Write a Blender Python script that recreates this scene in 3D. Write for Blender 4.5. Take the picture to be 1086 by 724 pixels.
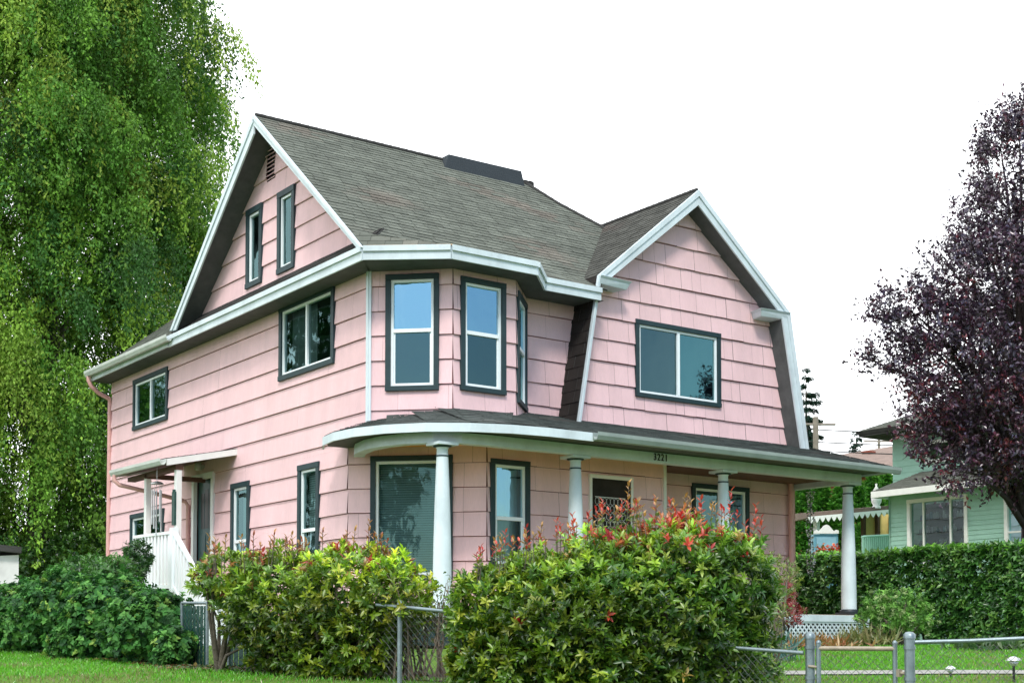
import bpy, bmesh, math, random
import numpy as np
from mathutils import Vector
for o in list(bpy.data.objects): bpy.data.objects.remove(o)
SC = bpy.context.scene
COL = SC.collection
rnd = random.Random(7)
R = np.random.RandomState(11)
V3 = lambda *a: np.array(a, float)

# ------------------------------------------------------------------ camera, sky, sun, exposure
FPX, CY, PITCH, YAW = 1477.72, 624.55, .039, .6227
CAM = V3(-10.2836, -17.9622, .0252)
FW = V3(math.sin(YAW)*math.cos(PITCH), math.cos(YAW)*math.cos(PITCH), math.sin(PITCH))
RT = V3(math.cos(YAW), -math.sin(YAW), 0)
UP = np.cross(RT, FW)
FH = V3(math.sin(YAW), math.cos(YAW), 0)
cd = bpy.data.cameras.new('camera'); cam = bpy.data.objects.new('camera', cd); COL.objects.link(cam)
cam.location = CAM; cam.rotation_mode = 'XYZ'; cam.rotation_euler = (math.pi/2+PITCH, 0, -YAW)
cd.sensor_width = 36; cd.lens = 36*FPX/1086; cd.shift_y = (CY-362)/1086; cd.clip_end = 3000; cd.clip_start = .1
SC.camera = cam

SUN_EL, SUN_AZ = math.radians(48), math.radians(215)     # azimuth clockwise from +Y
w = bpy.data.worlds.new('World'); SC.world = w; w.use_nodes = True
nt = w.node_tree; nt.nodes.clear()
N = lambda t, tr=None: (tr or nt).nodes.new(t)
sky = N('ShaderNodeTexSky'); sky.sky_type = 'NISHITA'; sky.sun_disc = False
sky.sun_elevation = SUN_EL; sky.sun_rotation = SUN_AZ; sky.air_density = 1.3; sky.dust_density = .6; sky.ozone_density = 2.5
tc = N('ShaderNodeTexCoord'); nz = N('ShaderNodeTexNoise'); nz.inputs['Scale'].default_value = 1.6; nz.inputs['Detail'].default_value = 6
nt.links.new(tc.outputs['Generated'], nz.inputs['Vector'])
# thin cloud deck: solid white to the north, breaking up towards the south
sep = N('ShaderNodeSeparateXYZ'); nt.links.new(tc.outputs['Generated'], sep.inputs[0])
ma = N('ShaderNodeMath'); ma.operation = 'MULTIPLY_ADD'; ma.inputs[1].default_value = 1.15; nt.links.new(sep.outputs['Y'], ma.inputs[0]); nt.links.new(nz.outputs['Fac'], ma.inputs[2])
cr = N('ShaderNodeMapRange'); cr.inputs[1].default_value = -.28; cr.inputs[2].default_value = .22; nt.links.new(ma.outputs[0], cr.inputs[0])
mix = N('ShaderNodeMix'); mix.data_type = 'RGBA'
nt.links.new(cr.outputs[0], mix.inputs['Factor']); nt.links.new(sky.outputs[0], mix.inputs['A']); mix.inputs['B'].default_value = (11.6, 11.9, 12.2, 1)
bg = N('ShaderNodeBackground'); bg.inputs[1].default_value = .11; nt.links.new(mix.outputs['Result'], bg.inputs[0])
wo = N('ShaderNodeOutputWorld'); nt.links.new(bg.outputs[0], wo.inputs[0])
sl = bpy.data.lights.new('sun', 'SUN'); sl.energy = 1.5; sl.angle = math.radians(12); sl.color = (1, .95, .86)
sun = bpy.data.objects.new('sun', sl); COL.objects.link(sun)
sd = Vector((math.sin(SUN_AZ)*math.cos(SUN_EL), math.cos(SUN_AZ)*math.cos(SUN_EL), math.sin(SUN_EL)))
sun.rotation_mode = 'QUATERNION'; sun.rotation_quaternion = sd.to_track_quat('Z', 'Y')
SC.view_settings.view_transform = 'Standard'; SC.view_settings.look = 'None'; SC.view_settings.gamma = 1
SC.view_settings.exposure = .86
SC.render.engine = 'CYCLES'

def at(x, y, Y):
    """photo pixel (1086 wide) and distance -> world point"""
    d = FW*FPX + RT*(x-543) - UP*(y-CY)
    return CAM + d*(Y/(d @ FW))

# ------------------------------------------------------------------ materials
def srgb(h): return tuple(((c/255)/12.92 if c/255 <= .04045 else ((c/255+.055)/1.055)**2.4) for c in h)
MATS = {}
def mat(name, col, rough=.7, var=.12, scale=6, bump=0, bscale=40, spec=.4, metal=0, col2=None, attr=False, transl=0, stretch=None, uv=False, big=0):
    m = bpy.data.materials.new(name); m.use_nodes = True; t = m.node_tree
    b = t.nodes['Principled BSDF']; L = t.links.new
    b.inputs['Roughness'].default_value = rough; b.inputs['Metallic'].default_value = metal
    b.inputs['Specular IOR Level'].default_value = spec
    tc = t.nodes.new('ShaderNodeTexCoord'); mp = t.nodes.new('ShaderNodeMapping')
    L(tc.outputs['UV' if uv else 'Object'], mp.inputs[0])
    if stretch: mp.inputs['Scale'].default_value = stretch
    n = t.nodes.new('ShaderNodeTexNoise'); n.inputs['Scale'].default_value = scale; n.inputs['Detail'].default_value = 5; n.inputs['Roughness'].default_value = .65
    L(mp.outputs[0], n.inputs[0])
    cr = t.nodes.new('ShaderNodeValToRGB'); cr.color_ramp.elements[0].position = .3; cr.color_ramp.elements[1].position = .7
    c2 = col2 or tuple(min(1, c*(1+var)) for c in col); c1 = col if col2 else tuple(c*(1-var) for c in col)
    cr.color_ramp.elements[0].color = (*c1, 1); cr.color_ramp.elements[1].color = (*c2, 1)
    L(n.outputs['Fac'], cr.inputs[0]); out = cr.outputs[0]
    if attr:
        a = t.nodes.new('ShaderNodeAttribute'); a.attribute_name = 'tint'
        mx = t.nodes.new('ShaderNodeMix'); mx.data_type = 'RGBA'; mx.blend_type = 'MULTIPLY'; mx.inputs['Factor'].default_value = 1
        L(out, mx.inputs['A']); L(a.outputs['Color'], mx.inputs['B']); out = mx.outputs['Result']
    if big:
        n3 = t.nodes.new('ShaderNodeTexNoise'); n3.inputs['Scale'].default_value = .9; n3.inputs['Detail'].default_value = 8; n3.inputs['Roughness'].default_value = .7; mp3 = t.nodes.new('ShaderNodeMapping'); mp3.inputs['Scale'].default_value = (2.2, 2.2, .6)
        L(tc.outputs['Object'], mp3.inputs[0]); L(mp3.outputs[0], n3.inputs[0])
        mr = t.nodes.new('ShaderNodeMapRange'); mr.inputs[1].default_value = .32; mr.inputs[2].default_value = .62; mr.inputs[3].default_value = 1-big; mr.inputs[4].default_value = 1.0; L(n3.outputs['Fac'], mr.inputs[0])
        mx3 = t.nodes.new('ShaderNodeMix'); mx3.data_type = 'RGBA'; mx3.blend_type = 'MULTIPLY'; mx3.inputs['Factor'].default_value = 1; cc3 = t.nodes.new('ShaderNodeCombineColor')
        for k_ in range(3): L(mr.outputs[0], cc3.inputs[k_])
        L(out, mx3.inputs['A']); L(cc3.outputs[0], mx3.inputs['B']); out = mx3.outputs['Result']
    L(out, b.inputs['Base Color'])
    if bump:
        n2 = t.nodes.new('ShaderNodeTexNoise'); n2.inputs['Scale'].default_value = bscale; n2.inputs['Detail'].default_value = 4
        L(mp.outputs[0], n2.inputs[0])
        bp = t.nodes.new('ShaderNodeBump'); bp.inputs['Strength'].default_value = bump; bp.inputs['Distance'].default_value = .02
        L(n2.outputs['Fac'], bp.inputs['Height']); L(bp.outputs[0], b.inputs['Normal'])
    if transl:
        tr = t.nodes.new('ShaderNodeBsdfTranslucent'); ms = t.nodes.new('ShaderNodeMixShader'); ms.inputs[0].default_value = transl
        L(out, tr.inputs[0]); L(b.outputs[0], ms.inputs[1]); L(tr.outputs[0], ms.inputs[2])
        L(ms.outputs[0], t.nodes['Material Output'].inputs[0])
    MATS[name] = m; return m

mat('pink', (.87, .60, .62), .75, .06, 9, .55, 60, .25, attr=True, stretch=(14, .9, 1), uv=True, big=.13)
mat('pink_gap', (.17, .055, .06), .9, .2)  # unpainted lap gap, coloured dark to give the shadow line under each course
mat('white_paint', (.62, .71, .75), .55, .09, 2.2, .08, 30, big=.2)
mat('warm_white', (.74, .76, .74), .55, .06, 4, .08, 30)
mat('sash_white', (.78, .84, .86), .4, .03, 3)
mat('green_trim', (.013, .036, .042), .55, .2, 6, .1, 30)
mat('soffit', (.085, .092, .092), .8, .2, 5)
mat('roof', (.130, .142, .120), .95, .16, 2.2, .6, 90, .15, attr=True, uv=True, big=.15)
mat('porch_shingle', (.085, .098, .092), .95, .3, 3, .6, 80, .15, attr=True, uv=True)
mat('side_dark', (.032, .028, .026), .95, .25, 3, .6, 80, .15, attr=True, uv=True)
mat('side_shingle', (.075, .076, .068), .95, .3, 3, .6, 80, .15, attr=True, uv=True)
mat('roof_dark', (.05, .05, .048), .95, .3, 3, .6, 80, .15, attr=True, uv=True)
mat('porch_ceiling', (.80, .38, .12), .7, .15, 5)
mat('deck_grey', (.50, .34, .20), .7, .15, 5)
mat('vent_dark', (.016, .024, .030), .85, .1)
mat('dark_metal', (.03, .038, .045), .45, .1)
mat('porch_gutter', (.24, .29, .27), .45, .16, 2, .1, 20)
mat('gutter_metal', (.46, .50, .46), .45, .16, 2, .1, 20)
mat('pink_metal', (.62, .36, .33), .5, .1)
mat('column_ring', (.012, .04, .045), .5)
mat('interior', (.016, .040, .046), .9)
mat('blind', (.34, .42, .42), .8, .1, 2)
mat('door_green', (.03, .075, .078), .45, .15)
mat('black_metal', (.01, .01, .011), .4)
mat('lace', (.6, .62, .62), .7)
mat('galvanised', (.20, .25, .27), .42, .2, 8, .1, 60, metal=.65)
mat('wire', (.10, .11, .105), .6, .35, 6, metal=.2)
mat('green_slat', (.012, .055, .045), .5, .25)
mat('bark', (.10, .085, .065), .9, .35, 6, .8, 25)
mat('birch_bark', (.10, .10, .08), .9, .5, 3, .6, 25)
mat('dark_bark', (.035, .024, .024), .9, .3, 6, .6, 25)
mat('leaf', (1, 1, 1), .33, .12, 3, 0, 1, .7, attr=True, transl=.36)
mat('leaf_far', (1, 1, 1), .6, .2, .8, 0, 1, .3, attr=True, transl=.3)
mat('leaf_dark', (1, 1, 1), .30, .15, 2, 0, 1, .9, attr=True, transl=.12)
mat('concrete', (.27, .27, .25), .9, .14, 5, .4, 60)
mat('soil', (.07, .052, .035), .95, .3, 6, .6, 30)
mat('asphalt', (.05, .05, .052), .9, .2, 9, .5, 120)
mat('mint', (.32, .55, .45), .7, .06, 4, .1, 30)
mat('mint_trim', (.80, .82, .78), .6, .05)
mat('brick', (.24, .07, .045), .9, .3, 14)
mat('brown_roof', (.20, .145, .12), .95, .2, 3, .5, 60)
mat('yellow', (.72, .55, .20), .7, .12, 4)
mat('brown_wood', (.10, .05, .03), .7, .25, 6)
mat('blue_paint', (.12, .32, .42), .6, .15, 5)
mat('blue_light', (.22, .42, .52), .6, .15, 5)
mat('pole_wood', (.22, .19, .16), .9, .2, 5, .4, 30)
mat('shed_white', (.60, .60, .60), .8, .15, 2)
mat('chime_metal', (.5, .52, .52), .35, .1, metal=.7)
mat('amber', (.55, .35, .15), .5)
mat('red_flower', (.55, .06, .03), .6, .3, 20)

def glass(name, tint, fac, gc=(.50, .84, 1)):
    m = bpy.data.materials.new(name); m.use_nodes = True; t = m.node_tree; t.nodes.clear(); L = t.links.new
    tr = t.nodes.new('ShaderNodeBsdfTransparent'); tr.inputs[0].default_value = (*tint, 1)
    gl = t.nodes.new('ShaderNodeBsdfGlossy'); gl.inputs['Roughness'].default_value = .02; gl.inputs[0].default_value = (*gc, 1)
    fr = t.nodes.new('ShaderNodeFresnel'); fr.inputs[0].default_value = 1.5
    ad = t.nodes.new('ShaderNodeMath'); ad.operation = 'ADD'; ad.inputs[1].default_value = fac; ad.use_clamp = True
    L(fr.outputs[0], ad.inputs[0])
    n = t.nodes.new('ShaderNodeTexNoise'); n.inputs['Scale'].default_value = 1.6
    bp = t.nodes.new('ShaderNodeBump'); bp.inputs['Strength'].default_value = .08; bp.inputs['Distance'].default_value = .05
    L(n.outputs['Fac'], bp.inputs['Height']); L(bp.outputs[0], gl.inputs['Normal'])
    ms = t.nodes.new('ShaderNodeMixShader'); L(ad.outputs[0], ms.inputs[0]); L(tr.outputs[0], ms.inputs[1]); L(gl.outputs[0], ms.inputs[2])
    o = t.nodes.new('ShaderNodeOutputMaterial'); L(ms.outputs[0], o.inputs[0]); MATS[name] = m
glass('pane_glass', (.60, .82, .84), .42)
glass('teal_glass', (.55, .80, .80), .20, (.35, .78, .80))
glass('plate_glass', (.66, .80, .78), .045, (.45, .76, .78))
glass('screen_glass', (.42, .50, .50), .13, (.45, .74, .76))

# ------------------------------------------------------------------ mesh builder
def tag(o, label=None, cat=None, group=None, kind=None):
    if label: o['label'] = label
    if cat: o['category'] = cat
    if group: o['group'] = group
    if kind: o['kind'] = kind
    return o
def empty(name, loc=(0, 0, 0), rz=0):
    o = bpy.data.objects.new(name, None); COL.objects.link(o); o.location = [float(c) for c in loc]; o.rotation_euler = (0, 0, rz); o.empty_display_size = .3
    return o
def link(name, me, parent=None):
    o = bpy.data.objects.new(name, me); COL.objects.link(o)
    if parent is not None:
        o.parent = parent
        # meshes are built in world coordinates: keep them there
        p = parent; M = None
        bpy.context.view_layer.update()
        o.matrix_parent_inverse = parent.matrix_world.inverted()
    return o
class MB:
    def __init__(s): s.v = []; s.f = []; s.m = []; s.uv = []; s.c = []; s.sm = []
    def poly(s, pts, m=0, uv=None, c=(1, 1, 1), smooth=False):
        i = len(s.v); s.v += [tuple(map(float, p)) for p in pts]; s.f.append(tuple(range(i, i+len(pts)))); s.m.append(m); s.sm.append(smooth)
        s.uv += list(uv) if uv is not None else [(p[0]+p[1], p[2]) for p in pts]; s.c += [c]*len(pts)
    def add(s, vs, fs, m=0, smooth=False):
        i = len(s.v); s.v += [tuple(map(float, p)) for p in vs]; s.c += [(1, 1, 1)]*len(vs)
        for f in fs:
            s.f.append(tuple(i+k for k in f)); s.m.append(m); s.sm.append(smooth); s.uv += [(vs[k][0]+vs[k][1], vs[k][2]) for k in f]
    def box(s, lo, hi, m=0, fr=None):
        c = [(x, y, z) for x in (lo[0], hi[0]) for y in (lo[1], hi[1]) for z in (lo[2], hi[2])]
        if fr is not None: O, S, T, Nn = fr; c = [O+S*a+T*b+Nn*n for a, b, n in c]
        s.add(c, [(0, 1, 3, 2), (4, 6, 7, 5), (0, 4, 5, 1), (2, 3, 7, 6), (0, 2, 6, 4), (1, 5, 7, 3)], m)
    def prism(s, bottom, top, m=0):
        n = len(bottom); vs = list(bottom)+list(top)
        s.add(vs, [tuple(reversed(range(n))), tuple(range(n, 2*n))]+[(i, (i+1) % n, n+(i+1) % n, n+i) for i in range(n)], m)
    def tube(s, pts, r, n=8, m=0, cap=True):
        pts = [np.array(p, float) for p in pts]; rs = r if hasattr(r, '__len__') else [r]*len(pts); vs = []; fs = []
        a = None
        for i, p in enumerate(pts):
            d = pts[min(i+1, len(pts)-1)]-pts[max(i-1, 0)]; d /= max(np.linalg.norm(d), 1e-9)
            if a is None:
                a = np.cross(d, (0, 0, 1) if abs(d[2]) < .9 else (1, 0, 0))
            a = a-d*(a@d); a /= np.linalg.norm(a); b = np.cross(d, a)
            for k in range(n):
                t = 2*math.pi*k/n; vs.append(p+(a*math.cos(t)+b*math.sin(t))*rs[i])
        for i in range(len(pts)-1):
            for k in range(n): fs.append((i*n+k, i*n+(k+1) % n, (i+1)*n+(k+1) % n, (i+1)*n+k))
        s.add(vs, fs, m, n > 4)
        if cap: s.add(vs[:n], [tuple(reversed(range(n)))], m); s.add(vs[-n:], [tuple(range(n))], m)
    def lathe(s, prof, c, n=20, m=0):
        vs = []; fs = []
        for r, z in prof:
            for k in range(n): t = 2*math.pi*k/n; vs.append((c[0]+r*math.cos(t), c[1]+r*math.sin(t), c[2]+z))
        for i in range(len(prof)-1):
            for k in range(n): fs.append((i*n+k, i*n+(k+1) % n, (i+1)*n+(k+1) % n, (i+1)*n+k))
        s.add(vs, fs, m, True)
        s.add(vs[:n], [tuple(reversed(range(n)))], m); s.add(vs[-n:], [tuple(range(n))], m)
    def build(s, name, mats, parent=None, bevel=0):
        if isinstance(mats, str): mats = [mats]
        if not s.v: print('EMPTY MESH', name); return None
        me = bpy.data.meshes.new(name); me.from_pydata(s.v, [], s.f)
        for k in mats: me.materials.append(MATS[k])
        me.polygons.foreach_set('material_index', s.m); me.polygons.foreach_set('use_smooth', s.sm)
        u = me.uv_layers.new(name='UVMap'); u.data.foreach_set('uv', np.array(s.uv, np.float32).ravel())
        a = me.color_attributes.new('tint', 'FLOAT_COLOR', 'POINT')
        a.data.foreach_set('color', np.hstack([np.array(s.c, np.float32), np.ones((len(s.c), 1), np.float32)]).ravel())
        me.update(); o = link(name, me, parent)
        if bevel:
            b = o.modifiers.new('bevel', 'BEVEL'); b.width = bevel; b.segments = 2; b.limit_method = 'ANGLE'
        return o

def clip(poly, a, b, c):
    """keep a*s+b*t<=c"""
    out = []
    for i in range(len(poly)):
        p, q = poly[i], poly[(i+1) % len(poly)]
        dp, dq = a*p[0]+b*p[1]-c, a*q[0]+b*q[1]-c
        if dp <= 1e-9: out.append(p)
        if (dp < -1e-9 and dq > 1e-9) or (dp > 1e-9 and dq < -1e-9):
            k = dp/(dp-dq); out.append((p[0]+(q[0]-p[0])*k, p[1]+(q[1]-p[1])*k))
    return out
def area(p): return abs(sum(p[i][0]*p[(i+1) % len(p)][1]-p[(i+1) % len(p)][0]*p[i][1] for i in range(len(p))))/2
def cut_holes(poly, holes):
    """poly convex -> list of convex pieces outside the rectangular holes (s0,t0,s1,t1)"""
    ps = [poly]
    for s0, t0, s1, t1 in holes:
        nx = []
        for p in ps:
            if max(q[0] for q in p) <= s0 or min(q[0] for q in p) >= s1 or max(q[1] for q in p) <= t0 or min(q[1] for q in p) >= t1: nx.append(p); continue
            lo = clip(p, 0, 1, t0); hi = clip(p, 0, -1, -t1); mid = clip(clip(p, 0, 1, t1), 0, -1, -t0)
            nx += [q for q in (lo, hi, clip(mid, 1, 0, s0) if mid else [], clip(mid, -1, 0, -s1) if mid else []) if len(q) > 2 and area(q) > 1e-5]
        ps = nx
    return ps
def lapped(mb, poly, holes, fr, course, t0, thick, gap, seg=(.5, 1.4), jit=.003, joint=.0, back=1, tint=.03, top_in=.004, colf=None):
    O, S, T, Nn = fr; P = lambda s, t, n: O+S*s+T*t+Nn*n
    if back is not None:
        for q in cut_holes(poly, holes): mb.poly([P(a, b, 0) for a, b in q], back, q)
    tmin = min(p[1] for p in poly); tmax = max(p[1] for p in poly)
    k = math.floor((tmin-t0)/course)
    while t0+k*course < tmax:
        lo, hi = t0+k*course, t0+(k+1)*course; row = clip(clip(poly, 0, 1, hi+.002), 0, -1, -(lo+gap-jit)); k += 1
        if len(row) < 3 or area(row) < 1e-4: continue
        s, send = min(p[0] for p in row), max(p[0] for p in row); s -= rnd.random()*seg[0]
        while s < send:
            s2 = s+rnd.uniform(*seg); j = rnd.uniform(-jit, jit); dn = rnd.uniform(-.3, .3)*jit*2
            bl = lo+gap+j; q0 = clip(clip(clip(row, -1, 0, -(s+joint/2)), 1, 0, s2-joint/2), 0, -1, -bl)
            g = 1+rnd.uniform(-tint, tint); c = (g, g, g) if colf is None else colf((s+s2)/2, lo, g)
            out = lambda t: thick+dn-(thick-top_in)*(t-lo)/course
            if len(q0) > 2:
                for q in cut_holes(q0, holes):
                    if len(q) < 3 or area(q) < 1e-5: continue
                    mb.poly([P(a, b, out(b)) for a, b in q], 0, q, c)
                    for i in range(len(q)):                # butt edge
                        a, b = q[i], q[(i+1) % len(q)]
                        if abs(a[1]-bl) < 1e-6 and abs(b[1]-bl) < 1e-6 and abs(a[0]-b[0]) > 1e-4:
                            mb.poly([P(a[0], a[1], 0), P(b[0], b[1], 0), P(b[0], b[1], out(bl)), P(a[0], a[1], out(bl))], 0, [a, b, b, a], c)
            s = s2

COURSE, TZ = .37, 5.321-.37*30      # siding course grid shared by all the walls
def frame(P0, P1):
    """wall frame from plan point P0 to P1, outward = right hand side when walking P0->P1"""
    P0 = V3(P0[0], P0[1], 0); P1 = V3(P1[0], P1[1], 0); S = (P1-P0)/np.linalg.norm(P1-P0)
    return (P0, S, V3(0, 0, 1), V3(S[1], -S[0], 0)), np.linalg.norm(P1-P0)

# ================================================================== TERRAIN
HY = [(0, -1.6), (5, -1.5), (9, -1.2), (11, -.9), (12, -.55), (12.6, -.32), (13, -.29), (14, -.24), (16, -.17), (18, -.1), (20, -.03), (22, 0), (1e5, 0)]
def hgt(Y): return float(np.interp(Y, [a for a, _ in HY], [b for _, b in HY]))
def depth(P): return (np.array([P[0], P[1], 0])-np.array([CAM[0], CAM[1], 0])) @ FH
def G(X, Y, dz=0):
    p = CAM+FH*Y+RT*X; return V3(p[0], p[1], hgt(Y)+dz)
Ys = [-400, -100, -30, -8, 0, 2, 5, 7, 9, 10, 11, 11.5, 12, 12.3, 12.6, 13, 13.5, 14, 15, 16, 17, 18, 19, 20, 21, 22, 26, 35, 60, 120, 400, 2000]
Xs = [-1500, -300, -80, -30, -15, -8, -4, 0, 4, 8, 15, 30, 80, 300, 1500]
mb = MB()
for i in range(len(Ys)-1):
    for j in range(len(Xs)-1):
        mb.poly([G(Xs[j], Ys[i]), G(Xs[j+1], Ys[i]), G(Xs[j+1], Ys[i+1]), G(Xs[j], Ys[i+1])], 0)
mat('lawn', (.065, .155, .02), .9, 0, 1.3, .8, 90, .1, col2=(.13, .20, .04))
gr = mb.build('ground', 'lawn'); tag(gr, kind='structure')
mb = MB()
for i in range(len(Ys)-1):
    if Ys[i+1] <= 5: mb.poly([G(-200, Ys[i], .004 if Ys[i+1] < 5 else .004), G(200, Ys[i], .004), G(200, Ys[i+1], .004), G(-200, Ys[i+1], .004)])
tag(mb.build('road', 'asphalt'), kind='structure')
mb = MB()
for a, b in ((8.2, 9), ):
    mb.poly([G(-60, a, .005), G(60, a, .005), G(60, b, .005), G(-60, b, .005)])
tag(mb.build('sidewalk', 'concrete'), kind='structure')
mb = MB()                     # garden path crossing the front yard behind the gate
PX = [1.6, 3, 4.5, 6, 8, 12]; PY0 = [13.2, 13.3, 13.4, 13.3, 13.15, 12.9]
for i in range(len(PX)-1):
    n = 4
    for k in range(n):
        a0, a1 = k/n*.5, (k+1)/n*.5
        q = [(PX[i], PY0[i]+a0), (PX[i+1], PY0[i+1]+a0), (PX[i+1], PY0[i+1]+a1), (PX[i], PY0[i]+a1)]
        mb.poly([G(x, y, .012) for x, y in q])
tag(mb.build('garden_path', 'concrete'), kind='structure')
mb = MB()                     # bare soil under the hedges
for (x0, y0, x1, y1, wd) in ((-8.6, 22.0, -3.4, 14.2, .9), (-3.4, 14.2, -.6, 12.7, .5)):
    n = 6
    for k in range(n):
        a, b = k/n, (k+1)/n
        A = (x0+(x1-x0)*a, y0+(y1-y0)*a); B = (x0+(x1-x0)*b, y0+(y1-y0)*b)
        mb.poly([G(A[0], A[1]-.12, .012), G(B[0], B[1]-.12, .012), G(B[0], B[1]+wd, .012), G(A[0], A[1]+wd, .012)])
tag(mb.build('soil', 'soil'), kind='structure')

# ================================================================== THE PINK HOUSE
HOUSE = empty('house', (0, 0, 0))
tag(HOUSE, 'two-storey pink shingled house with a gambrel front gable, bay window and columned wrap-around porch', 'house')
def up(l): return [(h[0], h[1], h[2], h[3]) for h in l]

# -- wall faces (frame runs so that outward normal is to the right of the walk)
def wall(P0, P1, poly_or_h, holes=(), seg=(.6, 1.6), jit=.003, joint=0, name='wall', label=None, thick=.032, gap=.012):
    fr, L = frame(P0, P1)
    poly = poly_or_h if len(poly_or_h) > 2 else [(0, poly_or_h[0]), (L, poly_or_h[0]), (L, poly_or_h[1]), (0, poly_or_h[1])]
    mb = MB(); lapped(mb, poly, list(holes), fr, COURSE, TZ, thick, gap, seg, jit, joint)
    o = mb.build(name, ['pink', 'pink_gap'], HOUSE)
    return fr, L
TH = .034   # outermost siding
def opening(fr, s0, t0, s1, t1, kind, name='window', part=None, blind=None, meet=.5, trim=.08, tm='green_trim', depth_=.1, parent=None, sill=True, par=None, pg='pane_glass'):
    """kind: hung (two sashes one above the other), slider, fixed. s/t = outer edges of the dark trim"""
    parent = parent or HOUSE
    o_ = TH+.018
    # trim
    mb = MB(); B = lambda a, b, c, d, n0, n1, m=0: mb.box((a, b, n0), (c, d, n1), m, fr)
    tt = trim
    B(s0, t1-tt, s1, t1, -.02, o_+.006); B(s0, t0, s1, t0+tt*.9, -.02, o_+.012)
    B(s0, t0+tt*.9+.0005, s0+tt, t1-tt-.0005, -.02, o_); B(s1-tt, t0+tt*.9+.0005, s1, t1-tt-.0005, -.02, o_)
    win = mb.build(name, tm, parent, .004)
    a, b, c, d = s0+tt, t0+tt*.9, s1-tt, t1-tt
    # recessed reveal
    mb = MB(); O, S, T, Nn = fr
    def q(l): mb.poly([O+S*x+T*y+Nn*n for x, y, n in l])
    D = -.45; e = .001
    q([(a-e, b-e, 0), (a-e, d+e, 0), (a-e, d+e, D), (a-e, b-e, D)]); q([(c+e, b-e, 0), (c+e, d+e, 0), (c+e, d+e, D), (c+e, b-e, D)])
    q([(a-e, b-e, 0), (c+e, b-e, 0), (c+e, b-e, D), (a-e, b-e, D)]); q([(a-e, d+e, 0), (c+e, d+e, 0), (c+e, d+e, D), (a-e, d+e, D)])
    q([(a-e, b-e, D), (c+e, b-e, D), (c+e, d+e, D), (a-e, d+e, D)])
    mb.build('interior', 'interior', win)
    # white sash
    mb = MB(); f = .042; n0, n1 = -.05, .022
    B = lambda a, b, c, d, n0, n1, m=0: mb.box((a, b, n0), (c, d, n1), m, fr)
    B(a, d-f, c, d, n0, n1); B(a, b, c, b+f, n0, n1); B(a, b+f, a+f, d-f, n0, n1-.001); B(c-f, b+f, c, d-f, n0, n1-.001)
    panes = []
    if kind == 'hung':
        m = b+(d-b)*meet; B(a+f, m-.028, c-f, m+.028, n0, n1+.004)
        i = .022; B(a+f, b+f, a+f+i, m-.028, n0, n1-.02); B(c-f-i, b+f, c-f, m-.028, n0, n1-.02)
        panes = [(a+f, m, c-f, d-f, pg), (a+f, b+f, c-f, m, 'screen_glass')]
    elif kind == 'slider':
        m = (a+c)/2; B(m-.028, b+f, m+.028, d-f, n0, n1+.004)
        panes = [(a+f, b+f, m, d-f, 'screen_glass'), (m, b+f, c-f, d-f, pg)]
    else:
        panes = [(a+f, b+f, c-f, d-f, 'plate_glass')]
    mb.build('sash', 'sash_white', win, .003)
    for x0, y0, x1, y1, g in panes:
        mb = MB(); mb.poly([O+S*x+T*y+Nn*(-.01) for x, y in ((x0, y0), (x1, y0), (x1, y1), (x0, y1))]); mb.build('pane', g, win)
    if blind:
        mb = MB(); z = b+f; x0, x1 = a+.02, c-.02
        if blind == 'curtain' or blind == 'curtain_half':
            n = 26; x1_ = x1 if blind == 'curtain' else (x0+x1)/2
            for k in range(n):
                u0, u1 = x0+(x1_-x0)*k/n, x0+(x1_-x0)*(k+1)/n; w0, w1 = -.16+.02*math.sin(k*1.9), -.16+.02*math.sin((k+1)*1.9)
                mb.poly([O+S*u0+T*b+Nn*w0, O+S*u1+T*b+Nn*w1, O+S*u1+T*d+Nn*w1, O+S*u0+T*d+Nn*w0])
        else:
            while z < d:
                mb.poly([O+S*x0+T*z+Nn*-.10, O+S*x1+T*z+Nn*-.10, O+S*x1+T*(z+.033)+Nn*-.118, O+S*x0+T*(z+.033)+Nn*-.118]); z += .036
        mb.build('curtain' if blind.startswith('curtain') else 'blind', 'blind', win)
    return win
def inner(h, trim=.10): return (h[0]+trim, h[1]+trim*.9, h[2]-trim, h[3]-trim)
def door_hole(h, t): return (h[0]+t, h[1], h[2]-t, h[3]-t)

YL = 10.95; ZB, ZE = -.35, 5.60; ZM = 3.0
# left wall runs from the rear corner to the front: s = YL - v
sv = lambda v: YL-v
Lw = dict(
  u_rear=(sv(9.62), 4.37, sv(7.78), 5.41), u_mid=(sv(2.94), 4.36, sv(1.04), 5.60),
  l_rear=(sv(9.71), 1.35, sv(7.92), 2.66), w1=(sv(4.80), 1.1, sv(4.05), 2.83), w2=(sv(2.23), 1.1, sv(1.51), 2.89))
Ldoor = (sv(6.52), 1.05, sv(5.55), 3.14)
frL, LL = frame((0, YL), (0, 0))
hl = [inner(h, .09) for h in Lw.values()]+[door_hole(Ldoor, .10)]
mbw = MB()
lapped(mbw, [(0, ZB), (LL-.62, ZB), (LL-.62, ZM), (0, ZM)], hl, frL, COURSE, TZ, .032, .012, (.7, 2.2), .002)
lapped(mbw, [(0, ZM), (LL, ZM), (LL, ZE), (0, ZE)], hl, frL, COURSE, TZ, .032, .012, (.7, 2.2), .002)
mbw.build('wall', ['pink', 'pink_gap'], HOUSE)
for k, kind, bl, tr in (('u_rear', 'slider', None, .09), ('u_mid', 'slider', 'curtain_half', .09), ('l_rear', 'slider', None, .09), ('w1', 'hung', 'curtain', .09), ('w2', 'hung', 'blind', .09)):
    opening(frL, *Lw[k], kind, blind=bl, trim=tr, meet=.40, pg='plate_glass')

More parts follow.
